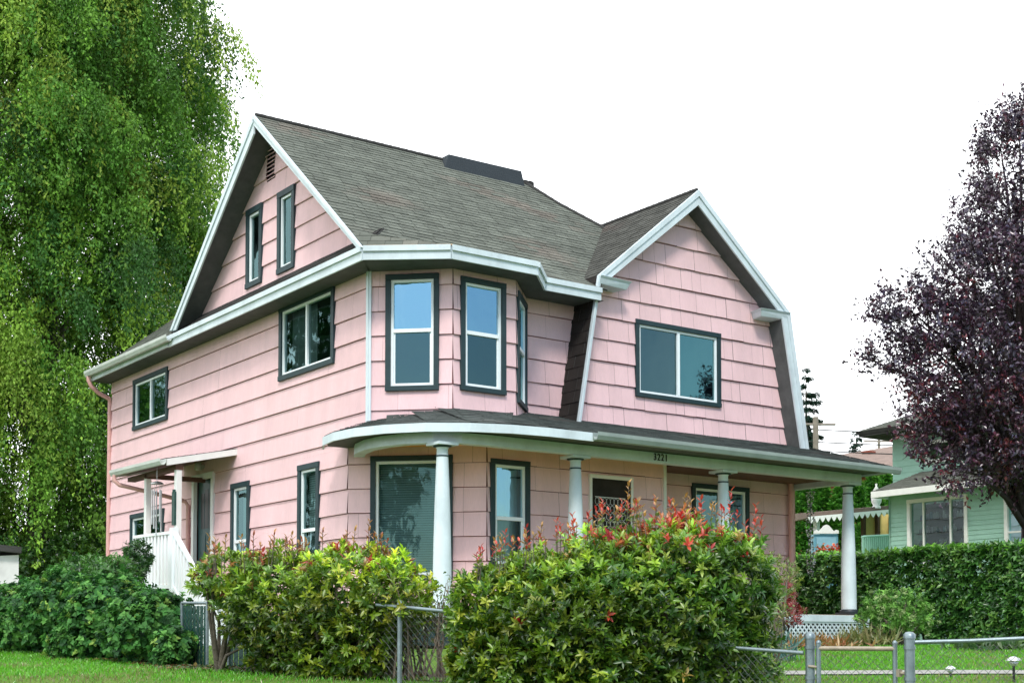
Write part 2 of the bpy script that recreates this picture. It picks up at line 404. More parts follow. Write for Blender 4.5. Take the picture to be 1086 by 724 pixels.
# attic gable in the left wall
AT1, AT2, VENT = (sv(4.25), 6.17, sv(3.63), 7.55), (sv(3.03), 6.16, sv(2.41), 7.54), (sv(3.50), 7.86, sv(3.18), 8.42)
mbw = MB()
lapped(mbw, [(sv(6.6), 5.83), (sv(-.4), 5.83), (sv(3.1), 8.80)], [inner(AT1), inner(AT2), VENT], frL, COURSE, 6.80-.37*10, .032, .012, (.7, 2.0), .003)
mbw.build('gable_wall', ['pink', 'pink_gap'], HOUSE)
opening(frL, *AT1, 'fixed', trim=.10, blind='curtain_half'); opening(frL, *AT2, 'fixed', trim=.10, blind='curtain_half')
mb = MB(); a, b, c, d = VENT
mb.box((a, b, -.1), (c, d, -.08), 0, frL)
vent = mb.build('attic_vent', 'soffit', HOUSE)
mb = MB()
for k in range(8):
    t = b+(d-b)*(k+.2)/8; O, S, T, Nn = frL
    mb.prism([O+S*a+T*t+Nn*.03, O+S*c+T*t+Nn*.03, O+S*c+T*(t+.012)+Nn*.03, O+S*a+T*(t+.012)+Nn*.03], [O+S*a+T*(t+.04)+Nn*-.04, O+S*c+T*(t+.04)+Nn*-.04, O+S*c+T*(t+.052)+Nn*-.04, O+S*a+T*(t+.052)+Nn*-.04])
mb.build('louvre', 'pink', vent)

# side door
mb = MB(); a, b, c, d = Ldoor
for q in (((a, b, -.02), (a+.1, d-.1005, .055)), ((c-.1, b, -.02), (c, d-.1005, .055)), ((a, d-.1, -.02), (c, d, .06))): mb.box(q[0], q[1], 0, frL)
dr = mb.build('door_frame', 'warm_white', HOUSE, .004)
mb = MB(); mb.box((a+.1, b, -.09), (c-.1, d-.1, -.045), 0, frL)
w_ = c-a-.2
for i in range(3):       # three tall lights, arched together at the top
    x0 = a+.1+.12+i*(w_-.24)/3+.015; x1 = x0+(w_-.24)/3-.03; tp = d-.28-(.0 if i == 1 else .07)
    mb.box((x0, d-1.0, -.047), (x1, tp, -.038), 1, frL); mb.box((x0-.012, d-1.0-.012, -.046), (x1+.012, tp+.012, -.0415), 0, frL)
for y0, y1 in ((b+.15, b+.5), (b+.6, b+.98)):
    for x0, x1 in ((a+.2, (a+c)/2-.04), ((a+c)/2+.04, c-.2)): mb.box((x0, y0, -.046), (x1, y1, -.034), 0, frL)
dd = mb.build('side_door', ['door_green', 'black_metal'], HOUSE, .003)
mb = MB(); O, S, T, Nn = frL; mb.tube([O+S*(c-.17)+T*(b+.98)+Nn*-.04, O+S*(c-.17)+T*(b+.98)+Nn*.02], .025, 10); mb.build('handle', 'chime_metal', dd)

# cut-corner lower bay and the upper bay
A1L, B1L = (0., .62), (1.52, -.87)
A1, B1, C1, D1 = (0., 0.), (.91, -.87), (2.05, -.87), (2.81, -.09)
def faceted(P0, P1, z0, z1, wins, seg=(.3, .8), jit=.004, joint=.003, thick=.032, gap=.012, trim=.08):
    fr, L = frame(P0, P1); mbw = MB()
    lapped(mbw, [(0, z0), (L, z0), (L, z1), (0, z1)], [inner(h[:4], trim) for h in wins], fr, COURSE, TZ, thick, gap, seg, jit, joint)
    mbw.build('wall', ['pink', 'pink_gap'], HOUSE)
    for h in wins: opening(fr, *h[:4], h[4], blind=h[5], trim=trim, meet=h[6] if len(h) > 6 else .5)
    return fr, L
faceted(A1, B1, 3.0, ZE, [(.25, 3.76, 1.06, 5.50, 'hung', None, .52)])
faceted(B1, C1, 3.0, ZE, [(.12, 3.77, .94, 5.47, 'hung', None, .52)])
faceted(C1, D1, 3.0, ZE, [(.06, 3.70, 1.0, 5.43, 'hung', None, .52)])
faceted(D1, (4.6, -.09), 3.0, ZE, [])
faceted(A1L, B1L, ZB, 3.0, [(.35, .98, 1.62, 2.86, 'fixed', 'blind')])
faceted(B1L, (5.06, -.87), ZB, 3.0, [(.05, 1.15, .78, 2.80, 'hung', 'curtain', .46)] )
faceted((5.06, -.87), (5.06, -.27), ZB, 3.0, [])
FGW = (1.16, 1.3, 2.54, 2.80)
faceted((5.06, -.27), (8.72, -.27), ZB, 3.0, [(*FGW, 'slider', 'curtain')])
# right and rear walls
faceted((8.72, -.27), (8.72, YL), ZB, 5.6, [], (1, 2), .002)
faceted((8.72, YL), (0, YL), ZB, 5.6, [], (1, 2), .002)
# white corner boards
mb = MB()
mb.box((LL-.03, 3.1, .0), (LL+.035, ZE, .045), 0, frL)
fr, L = frame(A1, B1); mb.box((.0, 3.1, .002), (.035, ZE, .051), 0, fr)
mb.build('corner_board', 'white_paint', HOUSE)
mb = MB(); mb.box((5.03, -.91, ZB), (5.09, -.86, 2.98)); mb.build('corner_board', 'warm_white', HOUSE)

# front door on the lower front wall
frB, _ = frame(B1L, (5.06, -.87)); a, b, c, d = 3.46-1.52, .62, 4.36-1.52, 2.70
mb = MB()
for q in (((a, b, -.02), (a+.05, d-.0605, .056)), ((c-.05, b, -.02), (c, d-.0605, .056)), ((a, d-.06, -.02), (c, d, .06))): mb.box(q[0], q[1], 0, frB)
fd = mb.build('door_frame', 'warm_white', HOUSE, .003)
mb = MB(); mb.box((a+.05, b, .034), (c-.05, d-.06, .044), 0, frB)
sd_ = mb.build('storm_door', 'side_dark', HOUSE)
mb = MB(); O, S, T, Nn = frB            # lace / iron tracery on the upper part
x0, x1, y0, y1 = a+.11, c-.17, d-.95, d-.36
mb.box((x0, y1, .046), (x1, y1+.012, .052), 0, frB); mb.box((x0, y0, .046), (x1, y0+.012, .052), 0, frB)
n = 8
for i in range(n):
    for j in range(5):
        cx, cy_ = x0+(x1-x0)*(i+.5)/n, y0+(y1-y0)*(j+.5)/5; r_ = (x1-x0)/n*.55
        mb.tube([O+S*(cx+r_*math.cos(t))+T*(cy_+1.3*r_*math.sin(t))+Nn*.05 for t in np.linspace(0, 2*math.pi, 9)], .004, 4)
mb.build('tracery', 'lace', sd_)

# gambrel gable front wall
GU = 6.10
frG, LG = frame((3.4, -.27), (8.8, -.27)); s_ = lambda u: u-3.4
GW = (s_(4.95), 4.17, s_(6.92), 5.48)
mbw = MB()
pol = [(s_(3.62), 3.3), (s_(8.62), 3.3), (s_(8.62), 3.6), (s_(8.22), 5.95), (s_(6.1), 7.66), (s_(4.0), 5.95), (s_(3.62), 3.6)]
lapped(mbw, pol, [inner(GW, .08)], frG, COURSE*.985, 4.30-.3645*4+.008, .036, .013, (.16, .5), .006, .004)
mbw.build('gable_wall', ['pink', 'pink_gap'], HOUSE)
opening(frG, *GW, 'slider', trim=.08, pg='teal_glass')

# ------------------------------------------------------------------ roofs
def rooftint(s, t, g):
    r_ = math.sin(s*1.7+1.3*math.sin(t*2.3))+math.sin(s*.9+t*2.9+2)
    k = max(0, r_-1.05)*.38 if rnd.random() < .8 else 0
    g *= rnd.choice([.90, .96, 1, 1.04, 1.09])
    return (g*(1+.55*k), g*(1-.02*k), g*(1-.02*k))
def roofplane(poly3, name='roof', mats=('roof', 'roof_dark'), course=.115, thick=.011, seg=(.2, .34), parent=None, edir=None, build=True, mb=None, slab=.09):
    """poly3: planar 3d polygon; first edge = eave (courses run parallel to it)"""
    P = [np.array(p, float) for p in poly3]; S = P[1]-P[0]; S /= np.linalg.norm(S)
    if edir is not None: S = np.array(edir, float); S /= np.linalg.norm(S)
    nn = sum(np.cross(P[i]-P[0], P[i+1]-P[0]) for i in range(1, len(P)-1)); nn /= np.linalg.norm(nn)
    if nn[2] < 0: nn = -nn
    T = np.cross(nn, S)
    if T[2] < 0: T = -T; S = -S
    q = [((p-P[0])@S, (p-P[0])@T) for p in P]
    mb = mb or MB()
    lapped(mb, q, [], (P[0], S, T, nn), course, min(t for _, t in q), thick, 0, seg, .004, .006, None, .1, .002, rooftint)
    mb.prism([p-nn*slab for p in P], [p-V3(0, 0, .003) for p in P], 1)
    return mb.build(name, mats, parent or HOUSE) if build else mb
ZR, SL = 8.80, .8437
zf = lambda v: ZR-SL*(3.1-v)
KV, KZ = -.15, None; KZ = zf(KV)
E0, E1, E2, E3, E4 = V3(-.42, -.57, 5.74), V3(.57, -1.36, 5.74), V3(2.10, -1.36, 5.74), V3(2.72, -.72, 5.74), V3(4.0, -.72, 5.74)
K = lambda u: V3(u, KV, KZ)
# main front slope
mb = roofplane([K(-.42), K(8.3), (6.05, 1.75, zf(1.75)), (5.4, 2.38, zf(2.38)), (4.95, 3.1, ZR), (-.42, 3.1, ZR)], build=False)
# flared foot over the bay
for tri in ([E0, E1, K(.62), K(-.42)], [E1, E2, K(2.0), K(.62)], [E2, E3, K(2.9), K(2.0)], [E3, E4, K(4.0), K(2.9)]):
    a_, b_, c_, d_ = tri
    roofplane([a_, b_, d_], build=False, mb=mb, slab=.02, edir=b_-a_, thick=.008, course=.16); roofplane([b_, c_, d_], build=False, mb=mb, slab=.02, edir=c_-d_, thick=.008, course=.16)
main_roof = mb.build('roof', ['roof', 'roof_dark'], HOUSE)
# rear slope, right hip, rear wing
mb = roofplane([(-.42, 6.75, zf(-.55)), (8.3, 6.75, zf(-.55)), (4.95, 3.1, ZR), (-.42, 3.1, ZR)], build=False)
roofplane([(8.35, .15, 5.76), (8.35, 6.8, 5.72), (4.95, 3.1, ZR)], build=False, mb=mb)
roofplane([(6.05, 1.75, zf(1.75)), (8.35, .15, 5.76), (4.95, 3.1, ZR)], build=False, mb=mb, edir=(0, 1, 0))
roofplane([(-.42, 11.05, 5.74), (-.42, 6.4, 5.74), (3.25, 6.4, 5.74+3.67*.845), (3.25, 7.38, 5.74+3.67*.845)], build=False, mb=mb)
roofplane([(8.35, 11.05, 5.74), (8.35, 6.0, 5.74), (5.43, 6.0, 8.84), (5.43, 7.38, 5.74+3.67*.845)], build=False, mb=mb)
roofplane([(-.42, 11.05, 5.74), (8.35, 11.05, 5.74), (5.43, 7.38, 8.84), (3.25, 7.38, 8.84)], build=False, mb=mb)
roofplane([(3.25, 7.38, 8.84), (3.25, 3.2, 8.84), (5.43, 3.2, 8.84), (5.43, 7.38, 8.85)], build=False, mb=mb, edir=(0, 1, 0))
mb.build('rear_roof', ['roof', 'roof_dark'], HOUSE)
# ridge caps
mb = MB()
for (P, Q) in (((-.42, 3.1, ZR+.015), (4.95, 3.1, ZR+.015)), ((4.95, 3.1, ZR+.015), (5.4, 2.38, zf(2.38)+.015)), ((5.4, 2.38, zf(2.38)+.015), (6.05, 1.75, zf(1.75)+.015)), ((6.1, -.6, 7.815), (6.1, 2.0, 7.815))):
    P, Q = V3(*P), V3(*Q); n = max(2, int(np.linalg.norm(Q-P)/.16))
    for i in range(n):
        a_, b_ = P+(Q-P)*i/n, P+(Q-P)*((i+1.1)/n); mb.tube([a_-V3(0, 0, .012), b_-V3(0, 0, .008)], [.042, .044], 6)
mb.build('ridge_cap', 'roof_dark', HOUSE)
# low dark box vent straddling the ridge
mb = MB()
x0, x1 = 3.18, 4.93
mb.prism([(x0-.05, 2.80, zf(2.80)-.02), (x1, 2.80, zf(2.80)-.02), (x1, 3.4, zf(2.80)-.02), (x0-.05, 3.4, zf(2.80)-.02)],
         [(x0+.12, 2.92, ZR+.07), (x1, 2.92, ZR+.085), (x1, 3.28, ZR+.085), (x0+.12, 3.28, ZR+.07)], 0)
mb.build('ridge_vent', 'vent_dark', HOUSE, .01)

# gambrel roof of the front wing
GF, KNL, KNR, FTL, FTR, AP = -.60, V3(3.88, -.6, 5.98), V3(8.33, -.6, 5.98), V3(3.44, -.6, 3.50), V3(8.80, -.6, 3.50), V3(6.1, -.6, 7.80)
bk = lambda P, v: V3(P[0], v, P[2])
mb = roofplane([KNL, bk(KNL, -.10), bk(AP, 1.95), AP], build=False, edir=(0, 1, 0))
roofplane([KNR, bk(KNR, -.12), bk(AP, 1.95), AP], build=False, mb=mb, edir=(0, 1, 0))
mb.build('gambrel_roof', ['side_shingle', 'soffit'], HOUSE)
mb = roofplane([FTL, bk(FTL, -.03), bk(KNL, -.03), KNL], build=False, edir=(0, 1, 0), slab=.05, course=.2)
mb.build('gambrel_side_roof', ['side_dark', 'soffit'], HOUSE)
mb = roofplane([FTR, bk(FTR, 6), bk(KNR, 6), KNR], build=False, edir=(0, 1, 0), slab=.05, course=.2)
mb.build('gambrel_side_roof', ['side_dark', 'soffit'], HOUSE)

def band(P, Q, drop, thick, outn, mb, m=0, w0=0):
    """board hanging below line P-Q, thickness along outn"""
    P, Q, n = np.array(P, float), np.array(Q, float), np.array(outn, float)
    mb.prism([P+V3(0, 0, -drop), Q+V3(0, 0, -drop), Q+V3(0, 0, -drop)+n*thick, P+V3(0, 0, -drop)+n*thick], [P, Q, Q+n*thick, P+n*thick], m)
def board(P, Q, wid, inward, thick, outn, mb, m=0):
    """rake board: edge P-Q, width towards 'inward' dir"""
    P, Q = np.array(P, float), np.array(Q, float); n = np.array(outn, float)*thick; I = [np.array(x, float) for x in inward]
    mb.prism([P, Q, Q+I[1]*wid, P+I[0]*wid], [P+n, Q+n, Q+I[1]*wid+n, P+I[0]*wid+n], m)
# gambrel rakes: fascia in the v=-.6 plane
mb = MB(); out = (0, -1, 0)
c_ = [FTL, KNL, AP, KNR, FTR]
ins = [V3(.95, 0, .05), V3(1.0, 0, -.28), V3(0, 0, -1.30), V3(-1.0, 0, -.28), V3(-.95, 0, .05)]
W1 = .20
for i in range(4):
    wd = .075 if i == 0 else W1
    i0, i1 = ins[i], ins[i+1]
    if i == 0: i1 = V3(1, 0, -.5)*.9
    board(c_[i], c_[i+1], wd, (i0, i1), .03, out, mb)
    wd2 = wd*.42
    board(c_[i]+V3(0, -.031, 0), c_[i+1]+V3(0, -.031, 0), wd2, (i0, i1), .022, out, mb)
mb.build('rake_board', 'white_paint', HOUSE)
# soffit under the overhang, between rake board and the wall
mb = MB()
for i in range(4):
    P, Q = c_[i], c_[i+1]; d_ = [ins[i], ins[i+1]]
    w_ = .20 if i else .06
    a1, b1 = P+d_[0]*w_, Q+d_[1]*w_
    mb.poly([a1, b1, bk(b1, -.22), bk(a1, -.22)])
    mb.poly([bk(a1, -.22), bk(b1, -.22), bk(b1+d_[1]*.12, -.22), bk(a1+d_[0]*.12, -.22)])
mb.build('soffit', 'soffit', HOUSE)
# cornice returns at the knees
for sx, kn in ((1, KNL), (-1, KNR)):
    mb = MB(); x0 = kn[0]+sx*.02; x1 = kn[0]+sx*.66
    for (zz0, zz1, e) in ((-.13, -.04, 0), (-.04, .0, .03)):
        mb.prism([(x0, -.63-e, kn[2]+zz0), (x1+sx*e, -.56-e, kn[2]+zz0), (x1+sx*(e-.1), -.2, kn[2]+zz0), (x0, -.2, kn[2]+zz0)],
                 [(x0, -.66-e, kn[2]+zz1), (x1+sx*(e+.04), -.60-e, kn[2]+zz1), (x1+sx*(e-.06), -.2, kn[2]+zz1), (x0, -.2, kn[2]+zz1)])
    mb.build('cornice_return', 'white_paint', HOUSE, .006)

# left gable rakes
mb = MB(); u0 = -.42; APL = V3(u0, 3.1, ZR); FL, FR = V3(u0, 6.62, zf(-.42)), V3(u0, -.57, zf(-.57)+.02)
board(APL, FL, .24, (V3(0, 0, -1.3), V3(0, -1, -.1)), .03, (-1, 0, 0), mb); board(APL+V3(-.031, 0, 0), FL+V3(-.031, 0, 0), .10, (V3(0, 0, -1.3), V3(0, -1, -.1)), .02, (-1, 0, 0), mb)
board(APL, FR, .13, (V3(0, 0, -1.3), V3(0, .7, -.25)), .03, (-1, 0, 0), mb); board(APL+V3(-.031, 0, 0), FR+V3(-.031, 0, 0), .05, (V3(0, 0, -1.3), V3(0, 1, -.1)), .02, (-1, 0, 0), mb)
mb.build('rake_board', 'white_paint', HOUSE)
mb = MB()
for F_, s2 in ((FL, -1), (FR, 1)):
    a1, b1 = APL+V3(.02, 0, -.15), F_+V3(.02, 0, -.12)
    mb.poly([a1, b1, b1+V3(.42, 0, 0), a1+V3(.42, 0, 0)])
mb.build('soffit', 'soffit', HOUSE)
# pent strip, eave fascia, gutter on the left side
mb = roofplane([(-.42, 6.45, 5.75), (-.42, -.5, 5.75), (.06, -.30, 6.17), (.06, 6.45, 6.17)], build=False, slab=.03)
mb.build('pent_roof', ['roof_dark', 'roof_dark'], HOUSE)
def fascia_line(pts, nrm, z1, h, name='fascia', matn='white_paint', t=.03):
    mb = MB()
    for (P, Q, n) in zip(pts[:-1], pts[1:], nrm):
        band(V3(P[0], P[1], z1), V3(Q[0], Q[1], z1), h, t, n, mb)
        band(V3(P[0], P[1], z1+.01)+V3(*n)*(t+.001), V3(Q[0], Q[1], z1+.01)+V3(*n)*(t+.001), h*.42, .03, n, mb)
    return mb.build(name, matn, HOUSE)
pl = [(-.42, 6.75), (-.42, -.55), (.57, -1.34), (2.10, -1.34), (2.72, -.70), (3.86, -.70)]
nr = []
for P, Q in zip(pl[:-1], pl[1:]):
    d_ = np.array([Q[0]-P[0], Q[1]-P[1]]); d_ /= np.linalg.norm(d_); nr.append((d_[1], -d_[0], 0))
fascia_line(pl, nr, 5.735, .19)
mb = MB()                     # dark soffits under the eaves
def flat(ps, z, m=0): mb.poly([(p[0], p[1], z) for p in ps], m)
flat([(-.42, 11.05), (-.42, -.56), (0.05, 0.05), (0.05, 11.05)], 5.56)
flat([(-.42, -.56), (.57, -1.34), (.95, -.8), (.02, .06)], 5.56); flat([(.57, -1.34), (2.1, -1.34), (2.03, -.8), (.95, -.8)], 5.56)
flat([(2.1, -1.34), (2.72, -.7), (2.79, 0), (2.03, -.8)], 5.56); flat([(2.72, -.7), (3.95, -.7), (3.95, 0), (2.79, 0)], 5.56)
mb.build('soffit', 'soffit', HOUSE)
mb = MB()                     # thin drip edge along the bay eave
for P, Q in zip(pl[1:-1], pl[2:]):
    mb.tube([V3(P[0], P[1], 5.752), V3(Q[0], Q[1], 5.752)], .012, 5)
mb.build('drip_edge', 'amber', HOUSE)
def gutter(pts, r, name, matn='gutter_metal', nrm=None, parent=None):
    """half-round gutter along pts (rim at pts height)"""
    mb = MB(); pts = [np.array(p, float) for p in pts]; prof = [(0, 0), (.02, -.6), (.35, -1), (.85, -1), (1.1, -.45), (1.1, 0), (1.04, 0), (1.02, -.4), (.8, -.9), (.35, -.9), (.08, -.5), (.06, 0)]
    for P, Q, n in zip(pts[:-1], pts[1:], nrm):
        n = np.array(n, float); A = [P+n*a*r*1.2+V3(0, 0, b*r*1.2) for a, b in prof]; B_ = [Q+n*a*r*1.2+V3(0, 0, b*r*1.2) for a, b in prof]; k = len(A)
        mb.add(A+B_, [(i, (i+1) % k, k+(i+1) % k, k+i) for i in range(k)]+[tuple(range(k)), tuple(range(2*k-1, k-1, -1))])
    return mb.build(name, matn, parent or HOUSE)
gutter([(-.455, 11.05, 5.765), (-.455, 6.50, 5.735)], .10, 'gutter', nrm=[(-1, 0, 0)])
mb = MB(); band((-.42, 11.05, 5.73), (-.42, 6.7, 5.73), .17, .03, (-1, 0, 0), mb); mb.build('fascia', 'white_paint', HOUSE)
mb = MB(); mb.tube([(-.52, 10.93, 5.66), (-.52, 10.93, 5.56), (-.47, 10.93, 5.45), (-.30, 10.94, 5.32), (-.06, 10.96, 5.22), (-.04, 10.98, 5.1), (-.04, 11.0, -.2)], .045, 10); mb.build('downspout', 'pink_metal', HOUSE)

# ------------------------------------------------------------------ porch
PZ = 3.09
EV = [(-.36, .72), (-.56, .35), (-.66, -.15), (-.62, -.68), (-.42, -1.2), (-.05, -1.68), (.45, -2.02), (1.0, -2.22), (1.6, -2.3), (4.6, -2.3), (9.05, -2.3), (9.05, .4)]
WL = [(.0, .72, 3.22), (.0, .5, 3.24), (.0, .25, 3.27), (0.0, 0.02, 3.30), (.20, -.2, 3.35), (.45, -.44, 3.41), (.70, -.68, 3.46), (.91, -.88, 3.49), (2.0, -.88, 3.49), (2.85, -.10, 3.71), (8.72, -.25, 3.655), (8.72, .4, 3.45)]
mb = MB()
def tri(a_, b_, c_, e): roofplane([a_, b_, c_], build=False, mb=mb, edir=e, course=.15, slab=.02, thick=.012)
for i in range(len(EV)-1):
    a_, b_ = V3(*EV[i], PZ), V3(*EV[i+1], PZ); c_, d_ = V3(*WL[i+1]), V3(*WL[i]); e = b_-a_
    tri(a_, b_, c_, e)
    if np.linalg.norm(c_-d_) > .02: tri(a_, c_, d_, e)
# the hip at the right end is sheathed from the front wall corner
proof = mb.build('porch_roof', ['porch_shingle', 'porch_shingle'], HOUSE)
def normals(pts):
    out = []
    for P, Q in zip(pts[:-1], pts[1:]):
        d_ = np.array([Q[0]-P[0], Q[1]-P[1]]); d_ /= np.linalg.norm(d_); out.append((d_[1], -d_[0], 0))
    return out
def ribbon(pts, z0, z1, t, name, matn, parent):
    """continuous curved board"""
    n2 = normals(pts); vn = []
    for i in range(len(pts)):
        v = np.array(n2[max(i-1, 0)])+np.array(n2[min(i, len(n2)-1)]); v /= np.linalg.norm(v); c = max(.35, v@np.array(n2[min(i, len(n2)-1)])); vn.append(v/c)
    mb = MB(); vs = []; fs = []
    for i, p in enumerate(pts):
        P = V3(p[0], p[1], 0)
        vs += [P+V3(0, 0, z0), P+vn[i]*t+V3(0, 0, z0), P+vn[i]*t+V3(0, 0, z1), P+V3(0, 0, z1)]
    for i in range(len(pts)-1):
        for k in range(4): fs.append((i*4+k, i*4+(k+1) % 4, i*4+4+(k+1) % 4, i*4+4+k))
    fs += [(3, 2, 1, 0), tuple(len(vs)-4+k for k in range(4))]
    mb.add(vs, fs); return mb.build(name, matn, parent)
fas = EV[:9]+[(2.40, -2.3)]
ribbon(fas, PZ-.135, PZ-.012, .028, 'fascia', 'white_paint', proof)
ribbon([(2.40, -2.3), (9.05, -2.3), (9.05, .4)], PZ-.12, PZ-.012, .018, 'fascia', 'white_paint', proof)
gutter([(2.38, -2.33, PZ-.008), (9.12, -2.33, PZ-.035)], .095, 'gutter', 'porch_gutter', nrm=[(0, -1, 0)], parent=proof)
# curved beam
BM = [(-.02, .42), (-.18, .1), (-.28, -.35), (-.26, -.8), (-.12, -1.22), (.14, -1.55), (.5, -1.74), (.95, -1.79), (8.86, -1.79), (8.86, .3)]
BI = [(p[0], p[1]) for p in BM]
ribbon(BM, 2.835, 2.985, -.16, 'beam', 'white_paint', HOUSE)
mb = MB()      # ceiling
cp = [(-.33, .66), (-.55, .3), (-.62, -.15), (-.58, -.68), (-.38, -1.2), (0, -1.66), (.48, -1.98), (1.0, -2.18), (1.6, -2.26), (9.02, -2.26), (9.02, .35), (0.1, .66)]
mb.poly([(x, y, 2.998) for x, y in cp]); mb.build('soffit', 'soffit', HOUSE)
mb = MB(); mb.poly([(x, y, 2.99) for x, y in [(-.0, .42), (-.1, .1), (-.18, -.35), (-.16, -.75), (-.03, -1.15), (.2, -1.45), (.55, -1.63), (.95, -1.68), (8.75, -1.68), (8.75, .1), (.1, .6)]]); mb.build('porch_ceiling', 'porch_ceiling', HOUSE)
mb = MB(); mb.box((5.12, -1.6, 2.93), (8.7, -.32, 2.985)); mb.build('ceiling_shade', 'brown_wood', HOUSE)  # dark brown sheet put in for the shaded strip of ceiling
# porch deck, edge board, skirt with lattice
mb = MB(); DK = [(-.1, .5), (-.25, -.5), (0, -1.35), (.45, -1.75), (1, -1.85), (8.9, -1.85), (8.9, .2), (0.2, .5)]
mb.prism([(x, y, .46) for x, y in DK], [(x, y, .52) for x, y in DK]); mb.build('porch_deck', 'deck_grey', HOUSE)
ribbon(DK[:7], .40, .515, .03, 'deck_edge', 'white_paint', HOUSE)
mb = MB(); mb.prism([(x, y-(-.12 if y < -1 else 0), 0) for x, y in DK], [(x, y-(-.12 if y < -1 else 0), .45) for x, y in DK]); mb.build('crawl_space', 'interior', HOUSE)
mb = MB()
y_ = -1.84; x0, x1, z0, z1 = 4.9, 8.86, -.02, .40; w2_ = .024
def strip(P, Q, wd, n):
    P, Q = np.array(P, float), np.array(Q, float); d_ = (Q-P)/np.linalg.norm(Q-P); s2 = np.cross(d_, n)*wd/2; nn = np.array(n, float)*.008
    mb.prism([P-s2, P+s2, Q+s2, Q-s2], [P-s2+nn, P+s2+nn, Q+s2+nn, Q-s2+nn])
k = x0-.42
while k < x1:
    a0 = max(k, x0); b0 = min(k+.42, x1)
    if b0 > a0:
        strip((a0, y_, z0+(a0-k)), (b0, y_, z0+(b0-k)), .03, (0, -1, 0)); strip((a0, y_-.009, z1-(a0-k)), (b0, y_-.009, z1-(b0-k)), .03, (0, -1, 0))
    k += .105
mb.build('lattice', 'white_paint', HOUSE)
mb = MB(); mb.box((x1-.01, y_-.03, -.05), (x1+.06, y_+.04, .46)); mb.box((x0, y_-.025, .37), (x1-.012, y_-.002, .40)); mb.build('lattice_frame', 'white_paint', HOUSE)
# columns
def column(u, v, base=.52):
    t = 2.832
    mb = MB(); prof = []
    for i in range(13):
        k = i/12; prof.append((.134-.050*(k**1.7), base+.10+(t-.19-base-.10)*k))
    mb.lathe(prof, (u, v, 0), 28); col = mb.build('column', 'white_paint', HOUSE)
    mb = MB(); mb.lathe([(.081, t-.19), (.081, t-.085), (.10, t-.06)], (u, v, 0), 28); mb.box((u-.165, v-.165, t-.04), (u+.165, v+.165, t-.001)); mb.build('capital', 'white_paint', col)
    mb = MB(); mb.lathe([(.088, t-.197), (.092, t-.187), (.088, t-.175)], (u, v, 0), 28); mb.lathe([(.092, t-.068), (.13, t-.055), (.13, t-.042)], (u, v, 0), 28); mb.build('ring', 'column_ring', col)
    mb = MB(); mb.box((u-.17, v-.17, base), (u+.17, v+.17, base+.05)); mb.lathe([(.16, base+.05), (.165, base+.075), (.135, base+.105)], (u, v, 0), 28); mb.build('base', 'dark_metal' if u > 8 else 'white_paint', col)
for u in (.25, 2.62, 5.68, 8.70): column(u, -1.62)
# house number
def text(s, loc, fr, size, matn, parent, name='house_number', ext=.006):
    cu = bpy.data.curves.new(name, 'FONT'); cu.body = s; cu.size = size; cu.extrude = ext; cu.offset = .001; cu.space_character = 1.28
    tmp = bpy.data.objects.new('tmp', cu); COL.objects.link(tmp); bpy.context.view_layer.update()
    me = bpy.data.meshes.new_from_object(tmp); bpy.data.objects.remove(tmp)
    O, S, T, Nn = fr
    co = np.empty(len(me.vertices)*3); me.vertices.foreach_get('co', co); co = co.reshape(-1, 3)
    co[:, 0] *= .78
    Wd = loc+np.outer(co[:, 0], S)+np.outer(co[:, 1], T)+np.outer(co[:, 2], Nn)
    me.vertices.foreach_set('co', Wd.ravel()); me.materials.clear(); me.materials.append(MATS[matn]); me.update()
    return link(name, me, parent)
fr, _ = frame((0, -1.8), (5, -1.8))
text('3221', V3(4.02, -1.80, 2.865), fr, .155, 'black_metal', HOUSE)
# right corner downspout
mb = MB(); mb.tube([(8.60, -.38, 2.97), (8.60, -.38, .1)], .05, 10); mb.build('downspout', 'pink_metal', HOUSE)
mb = MB(); mb.box((8.70, -.32, -.2), (8.765, -.255, 2.98)); mb.build('corner_board', 'pink_metal', HOUSE)

# ------------------------------------------------------------------ side stoop
SU = -1.05
mb = roofplane([(-1.30, 7.0, 3.20), (-1.30, 4.64, 3.17), (.03, 4.64, 3.45), (.03, 7.0, 3.48)], build=False, slab=.03, mats=None)
sr = mb.build('stoop_roof', ['roof_dark', 'soffit'], HOUSE)
mb = MB(); mb.prism([(-1.3, 4.60, 3.05), (-1.3, 4.635, 3.05), (.03, 4.635, 3.34), (.03, 4.60, 3.34)], [(-1.3, 4.60, 3.165), (-1.3, 4.635, 3.165), (.03, 4.635, 3.445), (.03, 4.60, 3.445)]); mb.build('fascia', 'warm_white', sr); mb = MB()
mb.prism([(-1.3, 7.0, 3.08), (-1.3, 7.03, 3.08), (.03, 7.03, 3.36), (.03, 7.0, 3.36)], [(-1.3, 7.0, 3.195), (-1.3, 7.03, 3.195), (.03, 7.03, 3.475), (.03, 7.0, 3.475)])
mb.build('fascia', 'warm_white', sr)
gutter([(-1.31, 7.05, 3.20), (-1.31, 4.60, 3.165)], .09, 'gutter', nrm=[(-1, 0, 0)], parent=sr)
mb = MB(); mb.box((-1.12, 4.66, 3.0), (-.98, 6.95, 3.08)); mb.box((-1.12, 6.0, 2.98), (0, 6.1, 3.06)); mb.poly([(-1.25, 4.66, 3.10), (0, 4.66, 3.36), (0, 6.98, 3.38), (-1.25, 6.98, 3.12)], 0)
mb.build('stoop_ceiling', 'brown_wood', HOUSE)
for v in (4.72, 6.12):
    mb = MB(); mb.box((SU-.05, v-.05, -.05), (SU+.05, v+.05, 3.03)); mb.build('post', 'warm_white', HOUSE, .006)
